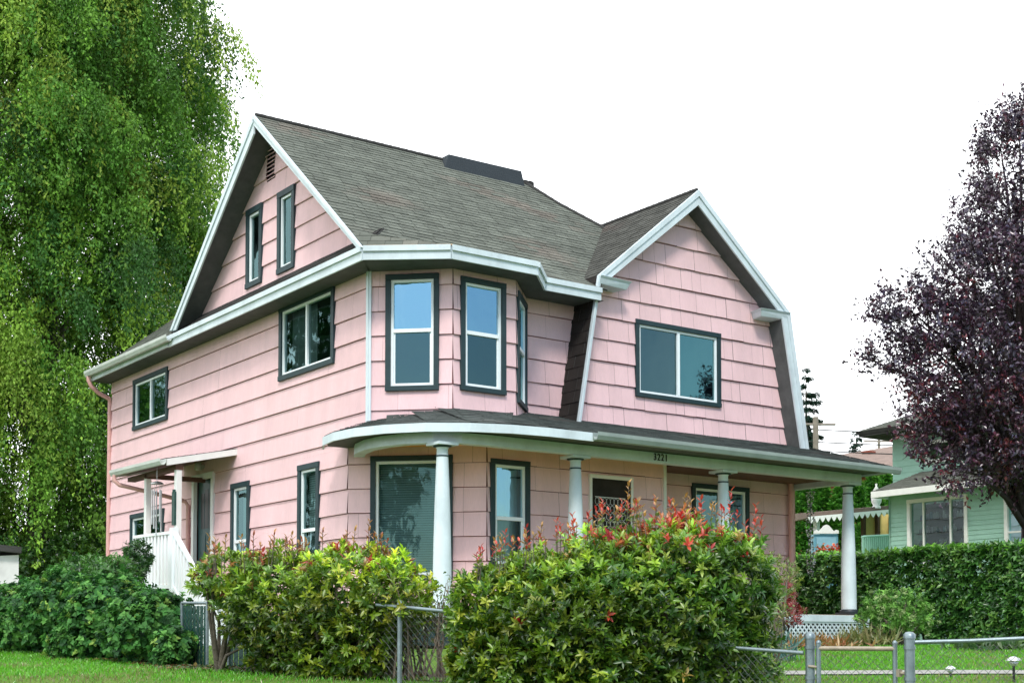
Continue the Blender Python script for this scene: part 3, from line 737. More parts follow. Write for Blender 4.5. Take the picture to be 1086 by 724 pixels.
mb = MB(); mb.box((-1.15, 4.6, .97), (-.03, 6.5, 1.05)); mb.box((-1.05, 4.68, -.1), (-.05, 6.42, .96), 1); mb.build('stoop_deck', ['deck_grey', 'interior'], HOUSE)
mb = MB()
def rail(P, Q, hb, ht, n, pw=.035):
    P, Q = V3(*P), V3(*Q)
    for i in range(n):
        c0 = P+(Q-P)*(i+.5)/n; mb.box((c0[0]-pw/2, c0[1]-pw/2-.012, c0[2]+hb-.04), (c0[0]+pw/2, c0[1]+pw/2+.012, c0[2]+ht-.02))
    for h, hh in ((ht, .05), (hb, .07)):
        mb.prism([P+V3(-.04, 0, h-hh), Q+V3(-.04, 0, h-hh), Q+V3(.04, 0, h-hh), P+V3(.04, 0, h-hh)], [P+V3(-.04, 0, h), Q+V3(-.04, 0, h), Q+V3(.04, 0, h), P+V3(.04, 0, h)])
rail((-1.13, 4.78, 1.02), (-1.13, 6.5, 1.05), 0.02, .93, 11, .05)
mb.build('railing', 'sash_white', HOUSE)
mb = MB(); rail((-1.13, 4.66, 1.0), (-1.13, 2.75, -.45), .05, .95, 14, .05); mb.box((-1.19, 4.62, .9), (-1.07, 4.73, 2.0)); mb.box((-1.19, 2.66, -.45), (-1.07, 2.76, .62)); mb.build('stair_railing', 'sash_white', HOUSE)
mb = MB()
for i in range(6):
    z = .97-(i+1)*.16; v = 4.6-i*.28; mb.box((-1.1, v-.28, z-.04), (-.05, v, z)); mb.box((-1.08, v-.27, -.2), (-.07, v-.002, z-.041), 1)
mb.build('steps', ['deck_grey', 'interior'], HOUSE)
mb = MB(); mb.tube([(-1.40, 6.86, 3.10), (-1.40, 6.86, 3.0), (-1.33, 6.8, 2.92), (-.7, 6.72, 2.80), (-.12, 6.66, 2.68), (-.06, 6.66, 2.6), (-.06, 6.66, .2)], .038, 10); mb.build('downspout', 'pink_metal', sr)
# porch light above the side door
mb = MB(); mb.lathe([(.05, 0), (.07, .02), (.06, .12), (.02, .16)], (-.12, 6.05, 3.2), 14); mb.box((-.1, 6.0, 3.24), (0, 6.1, 3.3)); mb.build('porch_light', 'gutter_metal', HOUSE)
# wind chime
wc = empty('wind_chime', (-1.2, 5.35, 2.4)); tag(wc, 'silver tube wind chime hanging from the side stoop roof', 'wind chime')
C_ = V3(-1.2, 5.30, 0)
mb = MB(); mb.tube([C_+V3(0, 0, 3.1), C_+V3(0, 0, 2.85)], .006, 5); mb.lathe([(.12, 2.80), (.10, 2.83), (.03, 2.85)], C_, 16); mb.build('disc', 'chime_metal', wc)
for k, l in enumerate((.9, 1.0, .75, .85, .7)):
    t = k*2*math.pi/5; mb = MB(); q = C_+V3(.08*math.cos(t), .08*math.sin(t), 0); mb.tube([q+V3(0, 0, 2.70), q+V3(0, 0, 2.70-l*.8)], .014, 8); mb.tube([q+V3(0, 0, 2.8), q+V3(0, 0, 2.7)], .003, 4); mb.build('tube', 'chime_metal', wc)
# narrow dark green plaque on the stoop post
mb = MB(); mb.box((SU-.085, 4.66, 2.05), (SU-.052, 4.78, 2.62)); mb.tube([(SU-.07, 4.72, 2.6), (SU-.07, 4.72, 2.66)], .03, 8)
tag(mb.build('plaque', 'green_slat'), 'narrow dark green plaque fixed to the white stoop post above the railing', 'plaque')
# garland on the right corner of the porch
gl = MB()
for i in range(420):
    z = 2.8-1.55*rnd.random(); t = rnd.random()*6.28; r_ = .03+.05*abs(math.sin(z*5)); c = V3(8.84+r_*math.cos(t), -.62+r_*math.sin(t), z); s = rnd.uniform(.014, .032)
    d_ = V3(rnd.gauss(0, 1), rnd.gauss(0, 1), rnd.gauss(0, 1)); d_ /= np.linalg.norm(d_); e = np.cross(d_, (0, 0, 1)); gl.poly([c-d_*s, c+e*s, c+d_*s, c-e*s], rnd.choice([0, 0, 1]))
gl.tube([(8.84, -.62, 2.86), (8.84, -.62, 1.3)], .008, 5, 1)
tag(gl.build('garland', ['warm_white', 'wire']), 'pale shell garland hanging beside the right corner downspout of the porch', 'garland')

# ================================================================== LEAVES
def leafmesh(name, P, D, Nn, L, W, C, matn, parent=None, fold=.25, curl=.15, oval=False):
    """P base points, D direction, Nn normals, L length, W width, C colours: one folded leaf each"""
    n = len(P); D = D/np.linalg.norm(D, axis=1)[:, None]; Nn = Nn-D*(Nn*D).sum(1)[:, None]; Nn /= np.maximum(np.linalg.norm(Nn, axis=1), 1e-6)[:, None]
    Sd = np.cross(D, Nn); L = L[:, None]; W = W[:, None]
    if oval:
        c_ = lambda t, s: P+D*L*t+Sd*W*s+Nn*(W*fold*abs(s)*2)-Nn*L*curl*t*t
        v = np.stack([P, c_(.25, -.40), c_(.62, -.46), c_(1, 0), c_(.62, .46), c_(.25, .40), c_(.25, 0), c_(.62, 0)], 1).reshape(-1, 3).astype(np.float32)
        base = (np.arange(n)*8)[:, None]; q4 = np.hstack([base+np.array([1, 2, 7, 6]), base+np.array([6, 7, 4, 5])]).reshape(-1); q3 = np.hstack([base+np.array(t) for t in ([0, 1, 6], [0, 6, 5], [2, 3, 7], [7, 3, 4])]).reshape(-1)
        f = np.concatenate([q4, q3]).astype(np.int32); lt = np.concatenate([np.full(2*n, 4), np.full(4*n, 3)]).astype(np.int32); ls = np.concatenate([[0], np.cumsum(lt)[:-1]]).astype(np.int32)
        me = bpy.data.meshes.new(name); me.vertices.add(len(v)); me.vertices.foreach_set('co', v.ravel()); me.loops.add(len(f)); me.loops.foreach_set('vertex_index', f); me.polygons.add(len(lt))
        me.polygons.foreach_set('loop_start', ls); me.polygons.foreach_set('loop_total', lt)
        a = me.color_attributes.new('tint', 'FLOAT_COLOR', 'POINT'); a.data.foreach_set('color', np.repeat(np.hstack([C, np.ones((n, 1))]), 8, 0).astype(np.float32).ravel())
        me.materials.append(MATS[matn]); me.update(calc_edges=True); me.validate(); return link(name, me, parent)
    b = P; m = P+D*L*.5; t = P+D*L-Nn*L*curl; l = P+D*L*.45+Sd*W/2+Nn*W*fold; r = P+D*L*.45-Sd*W/2+Nn*W*fold
    v = np.stack([b, r, t, l, m], 1).reshape(-1, 3).astype(np.float32)
    base = (np.arange(n)*5)[:, None]; f = np.hstack([base+np.array([0, 1, 2, 4]), base+np.array([0, 4, 2, 3])]).reshape(-1).astype(np.int32)
    me = bpy.data.meshes.new(name); me.vertices.add(len(v)); me.vertices.foreach_set('co', v.ravel())
    me.loops.add(len(f)); me.loops.foreach_set('vertex_index', f); me.polygons.add(len(f)//4)
    me.polygons.foreach_set('loop_start', np.arange(0, len(f), 4, dtype=np.int32)); me.polygons.foreach_set('loop_total', np.full(len(f)//4, 4, np.int32))
    a = me.color_attributes.new('tint', 'FLOAT_COLOR', 'POINT'); c = np.repeat(np.hstack([C, np.ones((n, 1))]), 5, 0).astype(np.float32); a.data.foreach_set('color', c.ravel())
    me.materials.append(MATS[matn]); me.update(calc_edges=True); me.validate()
    return link(name, me, parent)
def rnv(n): v = R.normal(size=(n, 3)); return v/np.linalg.norm(v, axis=1)[:, None]
def blob_points(blobs, n, inner_=.25, squash=1):
    """points spread over (and somewhat inside) a union of ellipsoids; returns points, outward normals"""
    A = np.array([b[3]*b[4]+b[3]*b[5]+b[4]*b[5] for b in blobs]); A /= A.sum()
    idx = R.choice(len(blobs), n*2, p=A); B = np.array([b[:6] for b in blobs], float)[idx]
    d = rnv(n*2); rr = 1-np.abs(R.normal(0, inner_, n*2)); rr = np.clip(rr, .1, 1.0)
    # lumps
    lump = 1+.10*np.sin(d[:, 0]*7+idx)*np.sin(d[:, 1]*8+idx*2)+.08*np.sin(d[:, 2]*11+idx*3+d[:, 0]*9)
    loc = d*B[:, 3:6]*rr[:, None]*lump[:, None]; X = RT*loc[:, :1]+FH*loc[:, 1:2]+V3(0, 0, 1)*loc[:, 2:3]; P = B[:, :3]+X
    # drop those deep inside another blob
    keep = np.ones(n*2, bool)
    for b in blobs:
        q = P-np.array(b[:3]); e = ((q@RT)/b[3])**2+((q@FH)/b[4])**2+(q[:, 2]/b[5])**2; keep &= e > .35
    P = P[keep][:n]; nd = (d/B[:, 3:6]); nd = RT*nd[:, :1]+FH*nd[:, 1:2]+V3(0, 0, 1)*nd[:, 2:3]; nd /= np.linalg.norm(nd, axis=1)[:, None]
    return P, nd[keep][:n], rr[keep][:n]
def shoots(P, Nrm, k, L, spread, upb, stem=.06):
    """each point becomes a shoot with k leaves in a loose rosette"""
    n = len(P); ax = Nrm*.7+V3(0, 0, 1)*upb+rnv(n)*.45; ax /= np.linalg.norm(ax, axis=1)[:, None]
    A = np.repeat(ax, k, 0); Q = np.repeat(P, k, 0); j = np.tile(np.arange(k), n); ph = np.repeat(R.rand(n)*6.28, k)+j*2.4
    e = np.cross(A, V3(.3, .5, .8)); e /= np.linalg.norm(e, axis=1)[:, None]; g = np.cross(A, e)
    rad = e*np.cos(ph)[:, None]+g*np.sin(ph)[:, None]; lift = R.uniform(.25, 1.1, n*k)[:, None]
    D = A*lift+rad*spread+rnv(n*k)*.2; base = Q+A*(j/k*stem-stem/2)[:, None]
    Nn = A*1.0-rad*lift*.6+V3(0, 0, .4)
    return base, D, Nn, L*R.uniform(.7, 1.15, n*k), np.repeat(np.arange(n), k)
def stems(mb, base, tips, r0=.02, r1=.004, m=0):
    for t in tips:
        a_ = np.array(base); b_ = np.array(t); mid = a_*.5+b_*.5+V3(rnd.gauss(0, .06), rnd.gauss(0, .06), .05)
        mb.tube([a_, mid, b_], [r0, (r0+r1)/2, r1], 5, m, False)
def pal(n, cols, w): c = np.array(cols)[R.choice(len(cols), n, p=np.array(w)/sum(w))]; return c*R.uniform(.75, 1.25, (n, 1))
def px_blobs(lst):
    """(x, y, Y, rx_px, ry_px, depth radius m)"""
    out = []
    for x, y, Y, rx, ry, rd in lst:
        c = at(x, y, Y); out.append((*c, rx*Y/FPX, rd, ry*Y/FPX))
    return out

def photinia(label, blobs, n, red, topz, stemspec, k=7, tone=(1, 1, 1), tone2=(1, 1, 1), rpal=((.50, .035, .03), (.62, .09, .05), (.55, .20, .08), (.36, .05, .04), (.42, .30, .08)), L=.075, group=None, sprigs=(), bare=None):
    B = px_blobs(blobs); c0 = np.mean([b[:3] for b in B], 0); root = empty('photinia_bush', (c0[0], c0[1], hgt(depth(c0)))); tag(root, label, 'bush', group)
    P, Nr, rr = blob_points(B, n, .22)
    if bare is not None: kp = bare(P); P, Nr, rr = P[kp], Nr[kp], rr[kp]
    base, D, Nn, Ls, own = shoots(P, Nr, k, L, .62, .35)
    C = pal(len(P), [(.085, .19, .025), (.15, .27, .03), (.25, .36, .045), (.045, .12, .025), (.32, .38, .08)], [4, 4, 2.4, 3.5, .8])
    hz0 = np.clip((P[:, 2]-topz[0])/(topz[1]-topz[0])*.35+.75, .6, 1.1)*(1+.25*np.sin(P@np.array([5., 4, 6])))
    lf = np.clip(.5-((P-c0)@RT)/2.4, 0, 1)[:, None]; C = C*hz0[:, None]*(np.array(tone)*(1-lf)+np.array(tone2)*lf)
    # leaves at the top and outer shell are tinted lighter; red new shoots mostly along the crown top
    hz = (P[:, 2]-topz[0])/(topz[1]-topz[0]); top_shell = np.clip(hz, 0, 1)*(rr > .8)
    C = C*(1+.5*top_shell[:, None])+np.array([.05, .035, 0])*top_shell[:, None]
    pr = red*np.clip(hz*1.3-.25, .02, 1)**1.5*(rr > .75); isr = R.rand(len(P)) < pr
    rc = pal(len(P), rpal, [4, 3, 2.4, 1, 2]); C = np.where(isr[:, None], rc, C)
    Cl = C[own]*R.uniform(.8, 1.2, (len(own), 1)); Ws = Ls*.37
    # upright sprigs breaking the outline
    sp = []
    for (x, y0, y1, Y) in sprigs:
        a_, b_ = at(x, y0, Y), at(x+rnd.uniform(-5, 5), y1, Y); sp.append((a_, b_))
    if sp:
        eb, eD, eN, eL, eC = [], [], [], [], []
        for a_, b_ in sp:
            ln = np.linalg.norm(b_-a_); m = max(5, int(ln/.022)); isred = rnd.random() < .62
            for i in range(m):
                t = (i+.5)/m; q = a_+(b_-a_)*t; ph = i*2.4; o = RT*math.cos(ph)+FH*math.sin(ph)
                eb.append(q); eD.append(o*(1.15-.6*t)+V3(0, 0, .55+.5*t)); eN.append(V3(0, 0, 1)-o*.3); eL.append(L*rnd.uniform(.6, .95))
                cc = rpal[rnd.randrange(2)] if (isred and t > .45) else ((.40, .22, .06) if t > .4 else (.13, .20, .04)); eC.append(np.array(cc)*rnd.uniform(.75, 1.25))
        base = np.vstack([base, eb]); D = np.vstack([D, eD]); Nn = np.vstack([Nn, eN]); Ls = np.concatenate([Ls, eL]); Ws = Ls*.37; Cl = np.vstack([Cl, eC])
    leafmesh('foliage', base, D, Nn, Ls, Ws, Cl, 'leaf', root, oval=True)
    mb = MB()
    for s in stemspec:
        g = at(s[0], 700, s[1]); g = V3(g[0], g[1], hgt(s[1])-.05)
        near = P[np.argsort(np.linalg.norm((P-g)[:, :2], axis=1))[:400]]; near = near[R.choice(len(near), 9)]
        stems(mb, g, near, .028, .006)
    for a_, b_ in sp: mb.tube([a_-V3(0, 0, .1), b_], [.005, .003], 4, 0, False)
    mb.build('stems', 'bark', root)
    return root
def sprig_list(n, xs, prof, Y, h=(8, 26)):
    out = []
    for i in range(n):
        x = rnd.uniform(*xs); y = np.interp(x, [p[0] for p in prof], [p[1] for p in prof]); hh = rnd.uniform(*h); out.append((x, y+6, y-hh, Y+rnd.uniform(-.3, .3)))
    return out
p1 = [(205, 602), (225, 592), (300, 588), (370, 584), (410, 592), (450, 612)]
photinia('tall photinia bush with yellow-green leaves left of the bare chain-link stretch',
  [(246, 613, 13.9, 42, 27, .5), (300, 632, 13.6, 62, 50, .55), (368, 628, 13.2, 62, 50, .6), (418, 634, 12.9, 42, 44, .5), (330, 665, 13.3, 66, 34, .45), (385, 672, 12.9, 40, 46, .4), (285, 668, 13.6, 30, 24, .35), (290, 650, 13.5, 60, 40, .5), (360, 700, 13.1, 60, 22, .35), (300, 694, 13.4, 40, 16, .3)],
  4000, .30, (.35, .95), [(232, 13.8), (290, 13.5), (345, 13.2), (392, 12.9)], sprigs=sprig_list(38, (212, 425), p1, 13.4)+[(390, 590, 552, 13.1), (372, 590, 560, 13.2), (402, 592, 566, 13.1)], tone=(1.9, 1.65, .8), tone2=(1.15, 1.15, .95), rpal=((.34, .10, .05), (.42, .20, .07), (.45, .28, .10), (.30, .14, .06), (.52, .08, .07)))
p2 = [(478, 612), (520, 592), (600, 575), (640, 555), (700, 548), (770, 556), (800, 570), (820, 600)]
photinia('large photinia bush crowned with red new leaves in front of the porch columns',
  [(522, 645, 12.1, 46, 46, .5), (575, 640, 12.0, 62, 54, .6), (650, 627, 11.9, 68, 68, .65), (720, 616, 11.9, 68, 68, .65), (775, 625, 11.9, 48, 62, .55), (560, 700, 11.9, 80, 50, .5), (660, 700, 11.7, 90, 60, .6), (755, 700, 11.8, 68, 60, .5), (505, 690, 12.1, 30, 50, .4), (620, 660, 11.7, 90, 70, .6), (700, 660, 11.7, 90, 70, .6)],
  8800, .8, (.55, 1.15), [(520, 12), (570, 11.9), (640, 11.7), (700, 11.8), (760, 11.8)], sprigs=sprig_list(70, (490, 800), p2, 11.9)+[(664, 560, 512, 11.8), (612, 585, 545, 11.8), (798, 575, 535, 11.9), (773, 560, 520, 11.9), (806, 600, 548, 12.0)], tone=(1.1, 1.3, 1.1), tone2=(1.8, 1.7, .95))

def twiggy(name, label, xs, Y, h, n, cat='bush'):
    c = gpt_((xs[0]+xs[1])/2, Y); root = empty(name, c); tag(root, label, cat); mb = MB(); tips = []
    for i in range(n):
        p = gpt_(rnd.uniform(*xs), Y+rnd.uniform(-.2, .2)); q = p+V3(rnd.gauss(0, .12), rnd.gauss(0, .12), h*rnd.uniform(.5, 1.05)); m = (p+q)/2+V3(rnd.gauss(0, .08), rnd.gauss(0, .08), 0)
        mb.tube([p-V3(0, 0, .05), m, q], [.011, .008, .003], 5, 0, False)
        for k in range(4):
            t = rnd.uniform(.3, .95); b = p+(q-p)*t; e = b+V3(rnd.gauss(0, .12), rnd.gauss(0, .12), rnd.uniform(.02, .2)); mb.tube([b, e], [.004, .002], 4, 0, False); tips += [e, b+(e-b)*.6]
    mb.build('stems', 'twig', root); P = np.array(tips); P = np.repeat(P, 3, 0)+R.normal(0, .03, (len(P)*3, 3)); m = len(P)
    leafmesh('foliage', P, rnv(m)+V3(0, 0, .3), rnv(m)+V3(0, 0, .8), .05*R.uniform(.6, 1.2, m), np.full(m, .022), pal(m, [(.16, .22, .06), (.28, .24, .10), (.08, .14, .04)], [2, 1, 2]), 'leaf', root)
def gpt_(x, Y): p = at(x, 700, Y); return V3(p[0], p[1], hgt(Y))
mat('twig', (.16, .125, .10), .9, .3, 9, .3, 30)
twiggy('bare_twig_shrub', 'tangle of bare grey-brown twigs behind the chain-link between the two photinias', (408, 482), 12.9, .95, 34)
twiggy('twiggy_shrub', 'sparse bare-stemmed shrub between the red-topped photinia and the gate', (786, 822), 13.0, .85, 20)
def shrub(name, label, cat, B, n, cols, wts, L, k=6, wr=.5, matn='leaf', root=None, inner_=.25, upb=.3, group=None, spread=.9, trunk=True, bark='bark'):
    c0 = np.mean([b[:3] for b in B], 0)
    if root is None: root = empty(name, (c0[0], c0[1], hgt(depth(c0)))); tag(root, label, cat, group)
    P, Nr, rr = blob_points(B, n, inner_); base, D, Nn, Ls, own = shoots(P, Nr, k, L, spread, upb, L*.8)
    C = pal(len(P), cols, wts)[own]*R.uniform(.8, 1.2, (len(own), 1))
    leafmesh('foliage', base, D, Nn, Ls, Ls*wr, C, matn, root)
    if trunk:
        mb = MB(); g = V3(c0[0], c0[1], hgt(depth(c0))-.05); stems(mb, g, P[R.choice(len(P), 14)], .025, .006); mb.build('stems', bark, root)
    return root
ivyc = [(.04, .16, .032), (.065, .22, .042), (.11, .30, .055), (.02, .085, .022), (.24, .40, .07)]
# rambling ivy hedge along the street side
B = px_blobs([(-40, 655, 21.0, 60, 34, .8), (25, 655, 19.5, 62, 40, .8), (75, 650, 18.0, 58, 46, .8), (120, 655, 16.8, 54, 48, .75), (160, 668, 15.6, 50, 44, .65), (184, 690, 14.9, 24, 26, .4), (40, 672, 18.6, 60, 26, .6), (110, 680, 16.6, 60, 28, .6)])
shrub('ivy_hedge', 'low sprawling dark green ivy-covered hedge along the side lawn', 'hedge', B, 9500, ivyc, [3, 4, 3, 3, .7], .066, 6, .85, matn='leaf_far', spread=1.1)
B = px_blobs([(95, 606, 20.5, 28, 16, .5), (118, 612, 20.0, 26, 22, .5), (75, 612, 20.5, 26, 14, .5)])
shrub('leafy_shrub', 'bright green leafy shrub rising above the ivy hedge near the house corner', 'bush', B, 500, [(.06, .19, .03), (.09, .24, .04), (.04, .12, .03)], [3, 3, 2], .10, 6, .4)
B = px_blobs([(146, 590, 23.5, 15, 18, .35), (140, 602, 23.2, 18, 14, .35)])
shrub('dark_shrub', 'small dark green bush squeezed between the pink wall and the stoop railing', 'bush', B, 330, [(.03, .10, .02), (.05, .15, .03), (.02, .07, .02)], [3, 3, 2], .08, 6, .45)
# shrub right of the porch
B = px_blobs([(950, 642, 21, 36, 20, .5), (940, 655, 21, 34, 18, .5), (968, 655, 21, 26, 18, .4)])
shrub('variegated_shrub', 'rounded light green shrub on the lawn right of the porch end', 'bush', B, 620, [(.20, .42, .08), (.13, .32, .05), (.42, .55, .24), (.07, .20, .03)], [3, 3, 1.5, 2], .06, 7, .5, matn='leaf_far')
B = px_blobs([(826, 628, 17.5, 16, 14, .3), (832, 650, 17.5, 20, 14, .3), (818, 646, 17.5, 16, 14, .3)])
shrub('red_maple_shrub', 'small red-leaved laceleaf maple beside the right corner of the porch', 'bush', B, 420, [(.26, .03, .035), (.36, .06, .05), (.15, .02, .02)], [3, 2, 2], .065, 7, .22, bark='dark_bark')
B = px_blobs([(825, 612, 16.6, 24, 24, .3), (812, 640, 15.5, 20, 34, .3)])
shrub('yellow_green_shrub', 'loose yellow-green twiggy shrub between the red-topped photinia and the maple', 'bush', B, 330, [(.22, .30, .05), (.14, .22, .04), (.30, .30, .10)], [3, 3, 1], .055, 6, .35)
# low plants in front of the lattice
def tuft(name, label, c, n, h, cols, wd=.02, rad=.2, cat='plant', group=None, spread=.6):
    P = np.array([c]*n)+R.normal(0, rad, (n, 3))*[1, 1, 0]; D = rnv(n)*spread+V3(0, 0, 1); Ls = h*R.uniform(.6, 1.1, n)
    o = leafmesh(name, P, D, rnv(n), Ls, np.full(n, wd), pal(n, cols, [1]*len(cols)), 'leaf', None, .2, .25); tag(o, label, cat, group); return o
def gpt(x, Y): p = at(x, 700, Y); return V3(p[0], p[1], hgt(Y))
tuft('iris_clump', 'blue-green sword-leaved clump by the fence left of the gate', gpt(818, 15.6), 110, .42, [(.10, .22, .20), (.16, .30, .28)], .03, .16)
tuft('fern_clump', 'rusty brown and orange garden clump in front of the white lattice', gpt(862, 20.0), 420, .24, [(.35, .14, .05), (.20, .16, .05), (.42, .26, .10)], .03, .30, spread=1)
tuft('grass_clump', 'straw coloured grassy clump between the lattice and the rounded shrub', gpt(918, 20.6), 320, .36, [(.30, .26, .12), (.22, .24, .08), (.16, .20, .06)], .03, .2, spread=.8)
tuft('leafy_clump', 'low dark green clump at the far right under the laurel hedge', gpt(1045, 19), 420, .22, [(.05, .12, .04), (.09, .16, .05)], .05, .2, spread=1.2)

# clipped laurel hedge along v at u ~ 10.3..11.3
root = empty('laurel_hedge', (10.8, 0, 0)); tag(root, 'tall clipped glossy laurel hedge on the right boundary of the garden', 'hedge')
n = 15000; fc = R.choice(3, n, p=[.55, .25, .20]); v_ = R.uniform(-9, 8.5, n); P = np.zeros((n, 3)); Nr = np.zeros((n, 3))
hz = 1.72
P[:, 1] = v_
t_ = R.rand(n); P[:, 0] = np.where(fc == 0, 10.3+np.abs(R.normal(0, .10, n)), 10.3+t_*1.0); P[:, 2] = np.where(fc == 0, R.uniform(0.05, hz, n), hz-np.abs(R.normal(0, .08, n)))
k_ = fc == 2; P[k_, 0] = 10.4+R.rand(k_.sum())*.8; P[k_, 2] = R.uniform(.1, hz-.1, k_.sum())
P[:, 0] += .09*np.sin(v_*1.9)+.06*np.sin(v_*4.3+P[:, 2]*3); P[:, 2] += np.where(fc == 1, .05*np.sin(v_*2.3), 0)
Nr[fc == 0] = (-1, 0, .3); Nr[fc == 1] = (0, 0, 1); Nr[fc == 2] = (-.5, 0, .5)
base, D, Nn, Ls, own = shoots(P, Nr, 6, .12, 1.0, .3)
C = pal(n, [(.055, .18, .032), (.085, .24, .042), (.032, .11, .022), (.16, .34, .06)], [3, 3, 2, 1.4]); topm = (fc == 1)[:, None]; C = np.where(topm, C*1.9+np.array([.06, .08, 0]), C)  # hedge-top leaves coloured brighter as if lit from above
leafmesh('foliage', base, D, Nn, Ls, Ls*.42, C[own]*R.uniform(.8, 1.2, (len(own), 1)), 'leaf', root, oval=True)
mb = MB()
for v in np.arange(-8.8, 8.4, .6): stems(mb, (10.8, v, -.05), [(10.8+rnd.uniform(-.3, .3), v+rnd.uniform(-.3, .3), rnd.uniform(.8, 1.6)) for _ in range(5)], .035, .01)
mb.build('stems', 'bark', root)

# ------------------------------------------------------------------ trees
def limb_tree(mb, base, h, r, tips, lean=(0, 0, 0), trunk_top=.8, kmin=.15):
    top = base+V3(lean[0], lean[1], h*trunk_top)
    pts = [base+(top-base)*k+V3(rnd.gauss(0, .05), rnd.gauss(0, .05), 0)*h*.08 for k in np.linspace(0, 1, 7)]; pts[0] = base
    mb.tube(pts, [r*(1-.8*k) for k in np.linspace(0, 1, 7)], 10)
    for t in tips:
        t = np.array(t); k = min(.95, max(kmin, (t[2]-base[2])/h*.72)); a_ = base+(top-base)*k; d = t-a_
        mb.tube([a_, a_+d*.35+V3(0, 0, .12*np.linalg.norm(d)), a_+d*.7+V3(0, 0, .12*np.linalg.norm(d)), t], [r*(1-.8*k)*.5, r*.28*(1-k*.5), r*.14, r*.04], 6, 0, False)
# weeping birch behind the left of the house
bc = at(40, 676, 36); BB = V3(bc[0], bc[1], 0)
birch = empty('weeping_birch', BB); tag(birch, 'huge weeping birch with drooping green strands left of and behind the pink house', 'tree')
def birch_r(z):  # crown radius by height
    return np.interp(z, [0, 1.5, 4, 8, 12, 15, 18, 21], [3.9, 4.1, 4.3, 4.35, 4.3, 4.2, 3.9, 3.0])
def sprays(BB, rf, nspray, zr, L, lens, per, cols, wts, name, parent, w=.5):
    """drooping sprays: each is a bunch of hanging twigs strung with leaves; some fill the inside"""
    bs, Ds, Ns, Ls_, Cs = [], [], [], [], []
    for i in range(nspray):
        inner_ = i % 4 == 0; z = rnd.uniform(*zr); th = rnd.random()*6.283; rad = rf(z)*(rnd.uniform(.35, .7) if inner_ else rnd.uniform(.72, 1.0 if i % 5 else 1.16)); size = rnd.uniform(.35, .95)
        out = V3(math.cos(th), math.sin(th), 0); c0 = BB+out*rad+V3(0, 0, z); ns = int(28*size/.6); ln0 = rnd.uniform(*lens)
        base = np.array(cols[rnd.choices(range(len(cols)), wts)[0]])*rnd.uniform(.75, 1.25)*(.8 if inner_ else 1)  # inner sprays coloured darker as shade inside the crown
        for k in range(ns):
            off = V3(rnd.gauss(0, size*.5), rnd.gauss(0, size*.5), 0); p = c0+off-V3(0, 0, (off@off)*1.3/size); ln = ln0*rnd.uniform(.45, 1.1); m = max(6, int(ln*per)); c = base*rnd.uniform(.8, 1.2)
            t = R.rand(m)**.85; sw = rnd.uniform(-.1, .5); wv = rnd.uniform(2, 6)
            q = p+np.outer(np.sin(t*1.6)*sw, out)+np.outer(-t*ln+.3*np.minimum(t*4, 1), V3(0, 0, 1))+R.normal(0, 1, (m, 3))*(.035+.08*(1-t))[:, None]+np.outer(np.sin(t*wv+k)*.07, V3(out[1], -out[0], 0))
            bs.append(q); Ds.append(rnv(m)*.75+V3(0, 0, -.8)+out*.2); Ns.append(rnv(m)+out*.6+V3(0, 0, .5)); Ls_.append(L*R.uniform(.55, 1.25, m)); Cs.append(c*R.uniform(.75, 1.25, (m, 1)))
    bs, Ds, Ns, Cs = map(np.vstack, (bs, Ds, Ns, Cs)); Ls_ = np.concatenate(Ls_); ok = bs[:, 2] > .1
    print('birch leaves', ok.sum())
    return leafmesh(name, bs[ok], Ds[ok], Ns[ok], Ls_[ok], Ls_[ok]*w, Cs[ok], 'leaf_far', parent)
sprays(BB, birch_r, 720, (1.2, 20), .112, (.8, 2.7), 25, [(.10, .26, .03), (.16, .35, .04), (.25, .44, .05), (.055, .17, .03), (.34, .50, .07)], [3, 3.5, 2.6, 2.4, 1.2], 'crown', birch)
mb = MB(); limb_tree(mb, BB, 19, .30, [BB+V3(math.cos(a)*r_, math.sin(a)*r_, z) for a, r_, z in [(rnd.random()*6.28, rnd.uniform(2, 4.3), rnd.uniform(4, 18)) for _ in range(34)]])
mb.build('trunk', 'birch_bark', birch)
# other greenery filling in below and left of the birch
b2 = at(-60, 676, 44); B2 = V3(b2[0], b2[1], 0)
t2 = empty('broadleaf_tree', B2); tag(t2, 'dark broadleaf tree filling the gap behind the birch at the left edge', 'tree')
BL = [(B2[0]+rnd.gauss(0, 2.6), B2[1]+rnd.gauss(0, 1.5), rnd.uniform(2.5, 16), rnd.uniform(1.6, 3), rnd.uniform(1.4, 2.4), rnd.uniform(1.3, 2.2)) for _ in range(16)]
shrub('x', '', '', BL, 4200, [(.03, .09, .018), (.05, .13, .022), (.02, .06, .015)], [3, 3, 2], .17, 5, .55, 'leaf_far', root=t2, trunk=False); t2.children[0].name = 'crown'
mb = MB(); limb_tree(mb, B2, 15, .35, [b[:3] for b in BL]); mb.build('trunk', 'bark', t2)
B = px_blobs([(85, 590, 33, 34, 28, 1.2), (40, 600, 33, 34, 22, 1.2), (112, 575, 34, 20, 34, 1.0)])
shrub('garden_shrub', 'dim mounded shrub under the birch behind the house corner', 'bush', B, 900, [(.04, .12, .02), (.07, .17, .03), (.025, .08, .02)], [3, 3, 2], .12, 6, .5)

